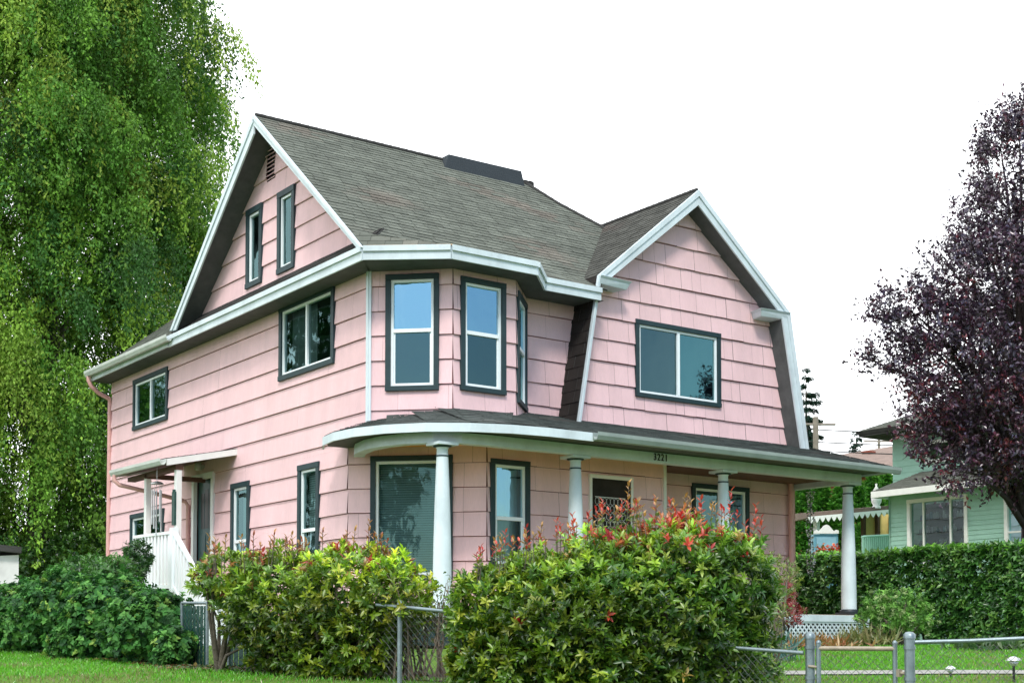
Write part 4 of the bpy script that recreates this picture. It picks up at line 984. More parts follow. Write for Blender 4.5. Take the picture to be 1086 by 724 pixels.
# purple-leaf plum on the right
pc = at(1092, 676, 25.5); PB = V3(pc[0], pc[1], 0)
plum = empty('purple_plum_tree', PB); tag(plum, 'purple-leaved plum tree rising behind the laurel hedge at the right edge', 'tree')
BLp = px_blobs([(1075, 190, 25.5, 42, 70, 1.0), (1092, 142, 25.5, 26, 38, .7), (1050, 300, 25.0, 68, 56, 1.2), (1110, 280, 25.6, 80, 110, 1.6), (985, 345, 25.0, 48, 28, .7), (1030, 390, 24.6, 72, 50, 1.2), (960, 325, 25.2, 36, 16, .45), (950, 375, 25.2, 36, 18, .5),
  (1000, 420, 24.6, 42, 24, .7), (1090, 430, 25.2, 80, 70, 1.5), (1000, 465, 24.6, 36, 20, .5), (1020, 500, 24.4, 24, 20, .4), (1140, 380, 26, 80, 130, 2.0), (1052, 240, 25.4, 44, 44, .8), (1080, 350, 25, 66, 70, 1.4), (980, 455, 24.6, 24, 12, .4), (1060, 150, 25.5, 18, 22, .4), (1075, 470, 24.8, 40, 40, 1.0), (1050, 455, 24.6, 40, 40, .9), (1082, 492, 25.2, 34, 26, .9), (1120, 480, 25.6, 50, 44, 1.0)])
P, Nr, rr = blob_points(BLp, 6400, .36)
# outer twigs with leaves strung along them
bs, Ds, Ns, Cs = [], [], [], []; twm = MB(); cc = at(1095, 400, 25.3)
pcol = [(.050, .022, .048), (.070, .032, .064), (.10, .026, .050), (.030, .016, .036), (.19, .03, .045), (.09, .075, .13)]  # bluish tones put sky sheen into the leaf colour
for i in range(len(P)):
    d = Nr[i]*.8+V3(0, 0, .45)+(P[i]-cc)/np.linalg.norm(P[i]-cc)*.6+rnv(1)[0]*.4; d /= np.linalg.norm(d); ln = rnd.uniform(.12, .5) if rr[i] > .8 else .2; m = int(5+ln*20)
    t = R.rand(m); q = P[i]+np.outer(t*ln, d)+R.normal(0, .03, (m, 3)); bs.append(q); Ds.append(rnv(m)+V3(0, 0, -.2)); Ns.append(rnv(m)+V3(0, 0, .7))
    low = P[i][2] < 4.6; wts = [4, 3, 1.2, 4, .35, 1.5] if not low else [3, 3, 3, 2, 1.6, .6]
    Cs.append(np.array(pcol[rnd.choices(range(6), wts)[0]])*R.uniform(.7, 1.3, (m, 1)))
    if rr[i] > .86: twm.tube([P[i]-d*.25, P[i]+d*ln], [.007, .003], 4, 0, False)
bs, Ds, Ns, Cs = map(np.vstack, (bs, Ds, Ns, Cs)); Ls_ = .092*R.uniform(.6, 1.2, len(bs))
leafmesh('crown', bs, Ds, Ns, Ls_, Ls_*.55, Cs, 'leaf_dark', plum)
limb_tree(twm, PB, 8, .20, [b[:3] for b in BLp]+[P[i] for i in R.choice(len(P), 60)], trunk_top=.62, kmin=.42); twm.build('trunk', 'dark_bark', plum)

def conifer(label, base, h, r, n, cols, name='spruce_tree', group=None, droop=.25, L=.35):
    root = empty(name, base); tag(root, label, 'tree', group)
    bs, Ds, Ns = [], [], []; mb = MB(); mb.tube([base, base+V3(0, 0, h)], [h*.018, .01], 7)
    lv = int(h*2.6)
    for i in range(lv):
        k = (i+.5)/lv; z = h*(.08+.92*k); rr_ = r*(1-k)**.8*rnd.uniform(.7, 1.15)+.05
        nb = max(4, int(9*(1-k)+4))
        for j in range(nb):
            a = rnd.random()*6.28; o = V3(math.cos(a), math.sin(a), 0); rl = rr_*rnd.uniform(.6, 1.1); m = max(3, int(rl*n))
            t = R.rand(m); q = base+V3(0, 0, z)+np.outer(t*rl, o)+np.outer(-droop*t*rl+.15*t*t*rl, V3(0, 0, 1))+R.normal(0, .05, (m, 3)); bs.append(q); Ds.append(o*.8+rnv(m)*.5+V3(0, 0, -.35)); Ns.append(rnv(m)*.4+V3(0, 0, 1))
            if rl > .5: mb.tube([base+V3(0, 0, z), base+V3(0, 0, z-droop*rl)+o*rl], [.02, .008], 4, 0, False)
    bs, Ds, Ns = map(np.vstack, (bs, Ds, Ns)); Ls_ = L*R.uniform(.5, 1.1, len(bs))
    leafmesh('crown', bs, Ds, Ns, Ls_, Ls_*.3, pal(len(bs), cols, [1]*len(cols)), 'leaf_far', root); mb.build('trunk', 'bark', root)
sc_ = [(.02, .062, .04), (.035, .09, .06), (.015, .045, .03)]
b_ = at(857, 682, 62); conifer('tall dark spruce just right of the gambrel gable behind the utility pole', V3(b_[0], b_[1], 0), (682-385)*62/FPX, 2.5, 170, sc_, L=.24)
b_ = at(910, 682, 85); conifer('small distant spruce between the pink and mint green houses', V3(b_[0], b_[1], 0), (682-454)*85/FPX, 2.6, 60, sc_, L=.4)
# arborvitae row
for i, (x, yt, Y, lab) in enumerate([(853, 512, 41, 'first arborvitae, partly behind the pink corner downspout'), (873, 508, 41.5, 'pointed arborvitae directly behind the scalloped canopy post'), (893, 514, 41, 'arborvitae in line with the white right-end porch column'), (910, 508, 42, 'arborvitae just right of the white right-end porch column'), (927, 503, 42.5, 'arborvitae behind the white roof lantern'), (942, 500, 43, 'tallest arborvitae against the mint green house corner')]):
    b_ = at(x, 682, Y); h = (682-yt)*Y/FPX; b_ = V3(b_[0], b_[1], 0)
    root = empty('arborvitae', b_); tag(root, lab, 'tree', 'row of bright green arborvitae')
    n = 3000; z = h*R.rand(n)**1.1; a = R.rand(n)*6.28; rf = .62*np.sqrt(np.clip(1-(z/h)**1.6, 0, 1))*(1+.12*np.sin(a*5+z*2)); rf *= R.uniform(.55, 1.05, n)
    P = b_+np.stack([rf*np.cos(a), rf*np.sin(a), z], 1); O_ = np.stack([np.cos(a), np.sin(a), np.full(n, .9)], 1)
    base, D, Nn, Ls, own = shoots(P, O_, 4, .16, .5, .9); leafmesh('crown', base, D, Nn, Ls, Ls*.45, pal(n, [(.08, .28, .03), (.13, .38, .04), (.05, .18, .025)], [3, 2, 2])[own], 'leaf_far', root)
    mb = MB(); mb.tube([b_, b_+V3(0, 0, h*.9)], [.07, .02], 7); mb.build('trunk', 'bark', root)

# ================================================================== FENCES
def chain(mb, P, Q, z0, z1, cell=.052, r=.0020):
    """diamond mesh between plan points P,Q; z0/z1 = (left,right) bottom/top heights"""
    P, Q = np.array(P, float), np.array(Q, float); W = np.linalg.norm(Q-P); S = (Q-P)/W
    zb = lambda s: z0[0]+(z0[1]-z0[0])*s/W; zt = lambda s: z1[0]+(z1[1]-z1[0])*s/W
    H = max(z1[0]-z0[0], z1[1]-z0[1]); st = cell*1.25; n = int((W+H)/st)+1
    for sg in (1, -1):
        for i in range(n+1):
            s0 = i*st-(H if sg > 0 else 0); pts = []
            m = int(H/(.05))+1
            for j in range(m+1):
                t = j/m*H; s = s0+sg*t*1.0; z = zb(min(max(s, 0), W))+t
                if 0 <= s <= W and z <= zt(s): pts.append(V3(P[0]+S[0]*s, P[1]+S[1]*s, z)+V3(-S[1], S[0], 0)*.003*sg*(1 if j % 2 else -1)+V3(rnd.gauss(0, .0015), 0, rnd.gauss(0, .0015)))
            if len(pts) > 1: mb.tube(pts, r, 3, 0, False)
def fpoint(x, y, Y): return at(x, y, Y)
def fence(name, label, pts, gz, cat='fence', posts=(), r=.0165, pr=.024, cell=.052, group=None):
    """pts = top-rail points (x,y,Y); gz = ground height under each"""
    W_ = [fpoint(*p) for p in pts]; root = empty(name, (W_[0][0], W_[0][1], gz[0])); tag(root, label, cat, group)
    mb = MB(); mb.tube(W_, r, 10); mb.build('top_rail', 'galvanised', root)
    mb = MB()
    for i in range(len(W_)-1): chain(mb, W_[i][:2], W_[i+1][:2], (gz[i]+.03, gz[i+1]+.03), (W_[i][2], W_[i+1][2]), cell)
    mb.build('chain_link_mesh', 'wire', root)
    for (x, y, Y, g, rr_) in posts:
        p = fpoint(x, y, Y); mb = MB(); mb.tube([V3(p[0], p[1], g-.05), p], rr_, 12); mb.lathe([(rr_*1.12, 0), (rr_*1.12, .03), (rr_*.6, .055), (.004, .06)], p-V3(0, 0, .01), 12); mb.build('post', 'galvanised', root)
    return root
fence('chain_link_fence', 'chain-link fence stretch running from the left photinia to the gate post', [(399, 641, 12.52), (405, 641.6, 12.5), (424, 643, 12.4), (475, 648, 12.2), (620, 666, 11.7), (780, 686.5, 11.3), (852, 692, 11.05)], [-.6, -.6, -.6, -.65, -.75, -.85, -.9],
      posts=[(424, 642, 12.4, -.6, .022), (640, 668, 11.65, -.75, .022)])
root = empty('gate_post', gpt(859, 11.05)); 
bpy.data.objects.remove(root)
def gpost(x, ytop, Y, r, label):
    p = at(x, ytop, Y); mb = MB(); mb.tube([V3(p[0], p[1], -.98), p], r, 14); mb.lathe([(r*1.15, -.02), (r*1.15, .012), (r*.7, .03), (.004, .034)], p, 14)
    for z in (p[2]-.09, p[2]-.33): mb.tube([V3(p[0], p[1], z-.012), V3(p[0], p[1], z+.012)], r*1.16, 14)
    tag(mb.build('gate_post', 'galvanised'), label, 'post', 'thick galvanised gate posts')
gpost(859, 674, 11.05, .038, 'thick grey gate post on the hinge side, left of the garden gate')
gpost(964.5, 674, 10.75, .041, 'thick grey post on the latch side, right of the garden gate')
# gate
root = empty('garden_gate', gpt(909, 10.95)); tag(root, 'low chain-link garden gate with a rusty tubular top bar between two grey posts', 'gate')
a_, b_ = at(868, 687, 11.0), at(949, 687.5, 10.82)
for e, nm in ((a_, 'upright'), (b_, 'upright')):
    mb = MB(); q = V3(e[0], e[1], e[2]+.04); mb.tube([V3(e[0], e[1], -.85), q], .019, 10); mb.lathe([(.021, 0), (.021, .012), (.006, .026)], q, 10); mb.build(nm, 'galvanised', root)
mat('rusty', (.30, .26, .20), .6, .25, 9, .2, 60, metal=.4)
mb = MB(); mb.tube([a_, b_], .019, 10); mb.build('rail', 'rusty', root); mb = MB(); mb.tube([V3(a_[0], a_[1], -.8), V3(b_[0], b_[1], -.8)], .019, 10); mb.build('rail', 'rusty', root)
mb = MB(); chain(mb, a_[:2], b_[:2], (-.8, -.8), (a_[2], b_[2])); mb.build('chain_link_mesh', 'wire', root)
mb = MB(); q = at(953, 713, 10.8); q2 = at(962, 714, 10.76); mb.tube([q, q2], .014, 8); mb.box(tuple(q-V3(.02, .02, .03)), tuple(q+V3(.02, .02, .03))); mb.build('latch', 'rusty', root)
mb = MB(); q = at(857, 706, 11.0); q2 = at(867, 707, 11.0); mb.tube([q, q2], .012, 8); mb.build('hinge', 'rusty', root)
fence('chain_link_fence', 'chain-link fence stretch running right from the gate to the edge of the view', [(970, 680.5, 10.75), (1030, 679, 10.7), (1090, 676.3, 10.6), (1180, 674, 10.4)], [-.95]*4, posts=[(1150, 674, 10.45, -.95, .022)])
# green slatted stretch behind the left hedge
root = empty('slatted_fence', gpt(260, 14.6)); tag(root, 'dark green slatted chain-link fence half hidden behind the left photinia', 'fence')
a_, b_ = at(193, 639, 15.2), at(220, 639, 14.8); e_, c_ = at(243, 654, 14.6), at(335, 654, 14.0)
mb = MB(); mb.tube([a_, b_], .016, 8); mb.tube([b_, e_, c_], .012, 8)
for e in (a_, b_, e_, c_): mb.tube([V3(e[0], e[1], -.35), e], .02, 8)
mb.build('rails', 'galvanised', root)
mb = MB()
for P_, Q_ in ((a_, b_), (e_, c_)):
    L_ = np.linalg.norm((Q_-P_)[:2]); m = int(L_/.068)
    for i in range(m):
        k0, k1 = (i+.08)/m, (i+.92)/m; A_, B_ = P_+(Q_-P_)*k0, P_+(Q_-P_)*k1
        mb.prism([V3(A_[0], A_[1], -.3), V3(B_[0], B_[1], -.3), V3(B_[0], B_[1]+.006, -.3), V3(A_[0], A_[1]+.006, -.3)], [A_-V3(0, 0, .03), B_-V3(0, 0, .03), B_+V3(0, .006, -.03), A_+V3(0, .006, -.03)])
mb.build('slats', 'green_slat', root)
mb = MB(); chain(mb, a_[:2], b_[:2], (-.3, -.3), (a_[2], b_[2])); chain(mb, b_[:2], e_[:2], (-.3, -.3), (b_[2]-.1, e_[2])); chain(mb, e_[:2], c_[:2], (-.3, -.3), (e_[2], c_[2])); mb.build('chain_link_mesh', 'wire', root)

# path lights
for x, y, Y, s, lab in ((1075, 699, 12.6, .78, 'glass-capped garden path light behind the right chain-link fence'), (1008, 708, 13.0, .6, 'smaller garden path light beside the concrete path near the latch post')):
    p = at(x, y, Y); root = empty('path_light', (p[0], p[1], hgt(Y))); tag(root, lab, 'garden light', 'path lights')
    mb = MB(); mb.lathe([(.012, hgt(Y)-p[2]-.05), (.012, -.06*s)], p, 8); mb.build('stake', 'black_metal', root)
    mb = MB(); mb.lathe([(.03*s, -.07*s), (.055*s, -.03*s), (.03*s, -.015*s)], p, 14); mb.build('lens', 'chime_metal', root)
    mb = MB(); mb.lathe([(.085*s, -.012*s), (.075*s, .01*s), (.03*s, .035*s), (.005, .04*s)], p, 16); mb.build('cap', 'chime_metal', root)

# ================================================================== NEIGHBOURING PROPERTY
NU = 17.05
nb = empty('neighbour_house', (NU, 0, 0)); tag(nb, 'mint green two-storey clapboard house with white window frames behind the laurel hedge', 'house')
def clap(P0, P1, poly, holes, parent, name='wall', matn='mint', course=.11):
    fr, L = frame(P0, P1); mb = MB(); poly = poly if len(poly) > 2 else [(0, poly[0]), (L, poly[0]), (L, poly[1]), (0, poly[1])]
    lapped(mb, poly, holes, fr, course, 0, .014, .002, (2, 4), .001); mb.build(name, [matn, 'pink_gap' if False else matn], parent); return fr, L
# lower storey: plane u=NU from v=4.3 to v=-8
nv = lambda x: float(np.interp(x, [945, 965, 1025, 1066, 1086], [4.26, 3.15, .35, -1.35, -2.1]))
def nbp(x, y, u):
    d = FW*FPX+RT*(x-543)-UP*(y-CY); return CAM+d*((u-CAM[0])/d[0])
wl = [nbp(963, 531, NU), nbp(1027, 581, NU), nbp(1027, 527, NU)]
Vr = nbp(945, 560, NU)[1]; W1_ = (Vr-nbp(963, 550, NU)[1], 1.75, Vr-nbp(1027, 550, NU)[1], nbp(963, 530, NU)[2])
W2_ = (Vr-nbp(1066, 550, NU)[1], 1.75, Vr-nbp(1066, 550, NU)[1]+1.5, nbp(1066, 528, NU)[2])
LZ = nbp(945, 524, NU)[2]
frN, _ = clap((NU, Vr), (NU, -9), (0, LZ+.1), [inner(W1_, .09), inner(W2_, .09)], nb)
clap((17.6+8, Vr+.3), (17.0, Vr+.02), (0, LZ+.1), [], nb)
def nwin(h, mull, parent=nb, fr=frN, bl=None, tr=.09):
    mb = MB(); a, b, c, d = h
    for q in (((a, b, -.02), (a+tr, d-tr-.001, .05)), ((c-tr, b, -.02), (c, d-tr-.001, .05)), ((a, d-tr, -.02), (c, d, .06)), ((a+tr+.001, b, -.02), (c-tr-.001, b+tr, .055))): mb.box(q[0], q[1], 0, fr)
    o = mb.build('window', 'mint_trim', parent)
    mb = MB(); mb.box((a+tr, b+tr, -.5), (c-tr, d-tr, -.48), 0, fr); mb.build('interior', 'interior', o)
    mb = MB()
    for m in mull: mb.box((a+tr+(c-a-2*tr)*m-.02, b+tr, -.05), (a+tr+(c-a-2*tr)*m+.02, d-tr, .02), 0, fr)
    if bl: mb.box((a+tr, (b+d)/2-.02, -.05), (c-tr, (b+d)/2+.02, .019), 0, fr)
    mb.build('mullion', 'mint_trim', o)
    O, S, T, Nn = fr; mb = MB(); mb.poly([O+S*x+T*y+Nn*-.02 for x, y in ((a+tr, b+tr), (c-tr, b+tr), (c-tr, d-tr), (a+tr, d-tr))]); mb.build('pane', 'screen_glass' if bl is None else 'pane_glass', o)
    return o
o = nwin(W1_, (.24, .74)); nwin(W2_, (.5,), bl=True)
mb = MB(); O, S, T, Nn = frN                    # knick-knacks on shelves inside the window
for j in range(4):
    zz = W1_[1]+.25+j*.33; mb.box((W1_[0]+.12, zz-.01, -.3), (W1_[2]-.12, zz, -.12), 2, frN)
    for i in range(16):
        if rnd.random() < .7:
            c = O+S*(W1_[0]+.2+(W1_[2]-W1_[0]-.4)*(i+rnd.random()*.6)/16)+T*(zz)+Nn*-.2; mb.lathe([(.03, 0), (rnd.uniform(.03, .06), .05), (rnd.uniform(.01, .05), rnd.uniform(.08, .2))], c, 8, rnd.choice([0, 0, 1]))
mb.build('ornaments', ['lace', 'blue_paint', 'brown_wood'], o)
# skirt roof between the storeys
UU = 18.1; UZ = nbp(950, 505, UU)[2]
e0, e1 = nbp(925, 521, NU-.45), V3(NU-.45, -9, LZ+.05)
mb = roofplane([(NU-.45, e0[1], LZ+.06), (NU-.45, -9, LZ+.06), (UU, -9, LZ+.62), (UU, e0[1]-.3, LZ+.62)], build=False, slab=.05)
o = mb.build('skirt_roof', ['roof', 'roof_dark'], nb)
mb = MB(); mb.box((NU-.5, -9, LZ-.10), (NU-.47, e0[1], LZ+.05)); mb.box((NU-.47, e0[1]-.03, LZ-.10), (UU, e0[1], LZ+.05)); mb.build('fascia', 'mint_trim', o)
mb = MB(); mb.poly([(NU-.47, -9, LZ-.05), (NU-.47, e0[1]-.05, LZ-.05), (UU, e0[1]-.05, LZ-.05), (UU, -9, LZ-.05)]); mb.build('soffit', 'mint_trim', o)
# upper storey
Vu = nbp(947, 490, UU)[1]; ZU = nbp(947, 458, UU)[2]
UWn = (Vu-nbp(982, 480, UU)[1], nbp(982, 492, UU)[2], Vu-nbp(1012, 480, UU)[1], nbp(982, 468, UU)[2])
frU, _ = clap((UU, Vu), (UU, -9), (LZ+.4, ZU), [inner(UWn, .09)], nb, course=.16)
clap((UU+7, Vu), (UU, Vu), (0, ZU), [], nb, course=.16)
nwin(UWn, (), fr=frU)
# low hip roof, wide eaves
e = nbp(924, 456, UU-.7); ve = Vu+.55; zE = ZU
hipm = [(UU-.75, ve, zE), (UU-.75, -9.6, zE), (UU+3, -9.6, zE+1.5), (UU+3, ve-3, zE+1.5)]
mb = roofplane(hipm, build=False); roofplane([(UU+8, ve, zE), (UU-.75, ve, zE), (UU+3, ve-3, zE+1.5)], build=False, mb=mb); mb.prism([(UU-.7, ve-.05, zE-.13), (UU-.7, -9.5, zE-.13), (UU+7, -9.5, zE-.13), (UU+7, ve-.05, zE-.13)], [(UU-.7, ve-.05, zE-.05), (UU-.7, -9.5, zE-.05), (UU+7, -9.5, zE-.05), (UU+7, ve-.05, zE-.05)], 1)
mb.build('roof', ['roof', 'roof_dark'], nb)
# scalloped canopy behind, with yellow panels, railing, lantern
cn = empty('porch_canopy', at(900, 682, 37)); tag(cn, 'covered porch with scalloped white valance, yellow panels and mint railing', 'porch')
A_, B_ = at(857, 549, 36.5), at(946, 541, 37.5); 
back = FH*2.6
mb = MB(); mb.prism([A_, B_, B_+back+V3(0, 0, .12), A_+back+V3(0, 0, .12)], [A_+V3(0, 0, .14), B_+V3(0, 0, .14), B_+back+V3(0, 0, .34), A_+back+V3(0, 0, .34)]); rf = mb.build('canopy_roof', 'brown_roof', cn)
mb = MB(); n = 15
for i in range(n):
    p, q = A_+(B_-A_)*i/n-FH*.03, A_+(B_-A_)*(i+1)/n-FH*.03; m = (p+q)/2
    f_ = [p+V3(0, 0, .03), p-V3(0, 0, .02), p*.75+q*.25-V3(0, 0, .10), m-V3(0, 0, .15), p*.25+q*.75-V3(0, 0, .10), q-V3(0, 0, .02), q+V3(0, 0, .03)]
    mb.prism(f_, [x-FH*.02 for x in f_])
mb.build('valance', 'mint_trim', cn)
for x in (866,):
    p = at(x, 552, 37); mb = MB(); mb.box((p[0]-.06, p[1]-.06, 0), (p[0]+.06, p[1]+.06, p[2])); mb.build('post', 'mint_trim', cn)
for i in range(2):
    a_, b_ = at(916+15*i, 545, 38.6), at(930+15*i, 545, 38.6); z0 = at(918, 574, 38.6)[2]
    mb = MB(); f_ = [V3(a_[0], a_[1], z0), V3(b_[0], b_[1], z0), b_, a_]; mb.prism(f_, [q+FH*.04 for q in f_]); mb.build('panel', 'yellow', cn)
for x in (915.5, 930.5, 945.5):
    p = at(x, 545, 38.5); mb = MB(); mb.box((p[0]-.05, p[1]-.05, 0), (p[0]+.05, p[1]+.05, p[2])); mb.build('panel_post', 'brown_wood', cn)
mb = MB(); a_, b_ = at(914, 569, 36.8), at(948, 567, 37.4)
mb.tube([a_, b_], .04, 6); 
for i in range(16): p = a_+(b_-a_)*(i+.5)/16; mb.box((p[0]-.025, p[1]-.025, p[2]-.65), (p[0]+.025, p[1]+.025, p[2]))
mb.build('railing', 'mint', cn)
p = at(929.5, 537, 37.4); lt = MB(); lt.lathe([(.11, -.05), (.12, 0), (.08, .03), (.13, .12), (.14, .3), (.05, .36), (.11, .40), (.02, .55), (.03, .62)], p, 14)
tag(lt.build('lantern', 'warm_white'), 'white lantern-shaped ornament standing on the canopy roof', 'lantern')
# blue cabinet / board
bx = empty('garden_cabinet', at(876, 682, 35.5)); tag(bx, 'weathered blue cabinet with a scrolled white top standing behind the laurel hedge', 'cabinet')
a_, b_ = at(863, 566, 35.5), at(889, 566, 35.5); mb = MB(); f_ = [V3(a_[0], a_[1], 1.2), V3(b_[0], b_[1], 1.2), b_, a_]; mb.prism(f_, [q+FH*.4 for q in f_]); mb.build('body', 'blue_paint', bx, .02)
mb = MB(); m = (a_+b_)/2
prof = [(-1.0, 0), (1.0, 0), (1.0, .12), (.8, .16), (.6, .10), (.4, .22), (.2, .34), (0, .38), (-.2, .34), (-.4, .22), (-.6, .10), (-.8, .16), (-1, .12)]
hw = np.linalg.norm(b_-a_)/2; f_ = [m+RT*x*hw+V3(0, 0, z*.6+.01)-FH*.02 for x, z in prof]; mb.prism(f_, [q-FH*.05 for q in f_]); mb.build('pediment', 'warm_white', bx)
mb = MB(); f_ = [m+RT*x*hw+V3(0, 0, z)-FH*.02 for x, z in ((-.8, -.75), (.8, -.75), (.8, -.08), (-.8, -.08))]; mb.prism(f_, [q-FH*.02 for q in f_]); mb.build('front_panel', 'blue_light', bx)
# red flowers by the hedge
for x in (871, 884):
    p = at(x, 584, 34); n = 90; P = p+R.normal(0, .07, (n, 3)); o = leafmesh('flower_pot_plant', P, rnv(n), rnv(n), np.full(n, .09), np.full(n, .07), pal(n, [(.5, .05, .02), (.6, .16, .03), (.06, .16, .03)], [2, 1, 1]), 'leaf', None)
    tag(o, 'clump of red flowers below the blue cabinet' if x == 871 else 'clump of red flowers right of the blue cabinet', 'flowers', 'red flowers behind the hedge')

# brick house far behind
bh = empty('brick_house', at(905, 682, 60)); tag(bh, 'distant brick house with a pale brown roof behind the arborvitae row', 'house')
Yb = 58
c0, c1 = at(838, 682, Yb), at(975, 682, Yb); c0[2] = c1[2] = 0; ez = at(900, 505, Yb)[2]; rz_ = at(930, 483, Yb+4)[2]
mb = MB(); mb.prism([c0, c1, c1+FH*9, c0+FH*9], [q+V3(0, 0, ez) for q in (c0, c1, c1+FH*9, c0+FH*9)]); mb.build('wall', 'brick', bh)
l0, l1 = c0-RT*.5-FH*.5+V3(0, 0, ez-.1), c1+RT*.5-FH*.5+V3(0, 0, ez+.45)
mb = MB(); top0, top1 = c0+RT*2.2+FH*4.5+V3(0, 0, rz_), c1+RT*.5+FH*4.5+V3(0, 0, rz_+.6)
mb.poly([l0, l1, top1, top0]); mb.poly([l0+FH*10, top0, top1, l1+FH*10]); mb.poly([l0, top0, l0+FH*10]); mb.build('roof', 'brown_roof', bh)
mb = MB(); mb.prism([l0-FH*.02-V3(0, 0, .2), l1-FH*.02-V3(0, 0, .2), l1-V3(0, 0, .2), l0-V3(0, 0, .2)], [l0-FH*.02, l1-FH*.02, l1, l0]); mb.build('fascia', 'mint_trim', bh)
p = at(921, 487, Yb+3.5); mb = MB(); mb.box((p[0]-.16, p[1]-.2, p[2]-1.6), (p[0]+.16, p[1]+.2, p[2]+.28)); mb.box((p[0]-.2, p[1]-.24, p[2]+.28), (p[0]+.2, p[1]+.24, p[2]+.36)); mb.build('chimney', 'brick', bh)
a_ = at(867, 520, Yb-.03); b_ = at(878, 520, Yb-.03)
mb = MB(); f_ = [a_+V3(0, 0, -.7), b_+V3(0, 0, -.7), b_, a_]; mb.prism(f_, [q-FH*.05 for q in f_]); o = mb.build('window', 'mint_trim', bh)
mb = MB(); f_ = [a_+RT*.07+V3(0, 0, -.6), b_-RT*.07+V3(0, 0, -.6), b_-RT*.07-V3(0, 0, .1), a_+RT*.07-V3(0, 0, .1)]; mb.poly([q-FH*.056 for q in f_]); mb.build('pane', 'pane_glass', o)
# utility poles and wires
def pole(x, yt, Y, r, label, arms=()):
    p = at(x, yt, Y); root = empty('utility_pole', (p[0], p[1], 0)); tag(root, label, 'utility pole', 'utility poles')
    mb = MB(); mb.tube([V3(p[0], p[1], 0), p], [r*1.3, r], 10); mb.build('pole', 'pole_wood', root)
    for z in arms: mb = MB(); q = p-V3(0, 0, z); mb.tube([q-RT*.8, q+RT*.8], .05, 5); mb.build('crossarm', 'pole_wood', root)
    return p
pA = pole(865, 442, 56, .11, 'pale wooden utility pole next to the tall spruce', (.3,))
pB = pole(932, 458, 75, .07, 'thin distant utility pole left of the mint green house', (.5,))
def wire_(a_, b_, label, sag=.25):
    mb = MB(); mb.tube([a_+(b_-a_)*t-V3(0, 0, sag*4*t*(1-t)) for t in np.linspace(0, 1, 14)], .022, 4); tag(mb.build('power_line', 'black_metal'), label, 'power line', 'power lines')
wire_(at(820, 452, 56), at(1120, 452, 56), 'highest power line crossing the sky above the distant spruce')
wire_(at(820, 466, 56), at(1120, 474, 56), 'middle power line running from the pole behind the mint green house', .1)
wire_(at(820, 475, 56), at(1120, 484, 56), 'lowest power line just above the brick house roof', .1)
# white shed at the left edge
SD = FH*3-RT*1.35
sh = empty('shed', at(-20, 682, 27)); tag(sh, 'small whitewashed shed with a dark roof at the far left edge', 'shed')
a_, b_ = at(-60, 592, 27), at(20, 588, 26.5); mb = MB(); mb.prism([V3(a_[0], a_[1], 0), V3(b_[0], b_[1], 0), V3(*(b_+SD)[:2], 0), V3(*(a_+SD)[:2], 0)], [a_, b_, b_+SD, a_+SD]); mb.build('wall', 'shed_white', sh)
mb = MB(); q = [a_-FH*.2-RT*.2+V3(0, 0, .28), b_-FH*.2+RT*.12+V3(0, 0, .02), b_+SD*1.05+RT*.12+V3(0, 0, .02), a_+SD*1.05-RT*.2+V3(0, 0, .28)]; mb.prism([x for x in q], [x+V3(0, 0, .12) for x in q]); mb.build('roof', 'roof_dark', sh)
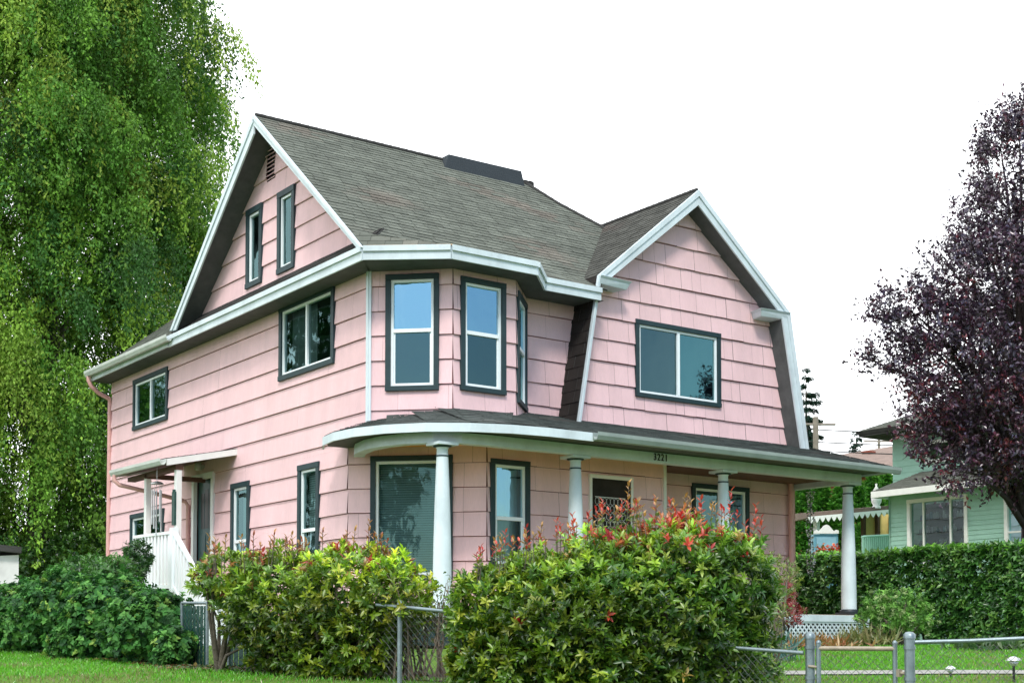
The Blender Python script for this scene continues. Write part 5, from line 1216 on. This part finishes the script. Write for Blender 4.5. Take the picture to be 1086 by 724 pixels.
# trees across the street (they stand behind the camera and show in the window glass); two yard trees out of view added to darken side panes
for (u, v, h, lab) in ((-26, -14, 9, 'broad street tree across the road to the left'), (-9, -42, 11, 'broad street tree across the road behind the camera'), (14, -40, 9, 'broad street tree across the road to the right'), (-11.5, 18, 13, 'unseen broad tree added left of the house to darken side-window reflections, nearest the street'), (-15, 27, 14, 'unseen broad tree added left of the house to darken side-window reflections, farthest from the street'), (-17, -33, 10, 'broad street tree across the road behind the camera on the left')):
    b_ = V3(u, v, -1.4); root = empty('street_tree', b_); tag(root, lab, 'tree', 'street trees across the road')
    BL = [(u+rnd.gauss(0, 1.3), v+rnd.gauss(0, 1.3), rnd.uniform(h*.35, h*.9), rnd.uniform(1.2, 2), rnd.uniform(1.2, 2), rnd.uniform(1.1, 1.8)) for _ in range(12)]
    P, Nr, rr = blob_points(BL, 1300, .3); base, D, Nn, Ls, own = shoots(P, Nr, 5, .3, 1, .3); leafmesh('crown', base, D, Nn, Ls, Ls*.6, pal(len(own), [(.03, .09, .02), (.05, .13, .03)], [1, 1]), 'leaf_far', root)
    mb = MB(); limb_tree(mb, b_, h, .25, [b[:3] for b in BL]); mb.build('trunk', 'bark', root)

# ================================================================== GRASS
n = 90000
Y = R.uniform(12.4, 21.5, n); fracx = R.uniform(-.40, .40, n); X = fracx*Y
lim = np.interp(X, [-8.8, -3.4, -.6], [21.9, 14.1, 12.8])      # hedge line on the left
ok = ((X < -.2) & (Y < lim)) | ((X > 1.2) & ~((X > 1.6) & (Y > 13.1) & (Y < 13.85)) & (X*.583+Y*.0 < 99))
X, Y = X[ok], Y[ok]; z = np.interp(Y, [a for a, _ in HY], [b for _, b in HY]); P = CAM[None, :]*[1, 1, 0]+np.outer(Y, FH)+np.outer(X, RT); P[:, 2] = z
m = len(P); Ls = R.uniform(.025, .055, m); pat = np.sin(X*2.1+Y*1.3)*np.sin(X*.9-Y*2.2+1); dry = (R.rand(m) < np.clip(pat*.5+.02+np.where(Y < 13.4, .38, 0), 0, .7))
C = np.where(dry[:, None], pal(m, [(.26, .24, .10), (.20, .22, .07)], [1, 1]), pal(m, [(.10, .38, .012), (.15, .46, .02), (.07, .27, .012)], [2, 2, 1]))
o = leafmesh('grass', P, rnv(m)*.5+V3(0, 0, 1), rnv(m), Ls, np.full(m, .009), C, 'leaf', None, .1, .3); tag(o, 'short bright green lawn grass with a few straw-coloured patches', 'grass', kind='stuff')
n = 1500; X = R.uniform(-5.5, -.8, n); Y = np.interp(X, [-8.8, -3.4, -.6], [21.9, 14.1, 12.8])+R.uniform(-.15, .5, n); P = CAM[None, :]*[1, 1, 0]+np.outer(Y, FH)+np.outer(X, RT); P[:, 2] = np.interp(Y, [a for a, _ in HY], [b for _, b in HY])+.02
o = leafmesh('fallen_leaves', P, rnv(n)*[1, 1, .15], V3(0, 0, 1)+rnv(n)*.3, np.full(n, .07), np.full(n, .04), pal(n, [(.20, .12, .05), (.12, .07, .03), (.30, .24, .08), (.05, .14, .03), (.04, .10, .03)], [1, 2, .5, 2, 2]), 'leaf', None); tag(o, 'fallen leaves and low weeds along the foot of the hedges', 'leaves', kind='stuff')
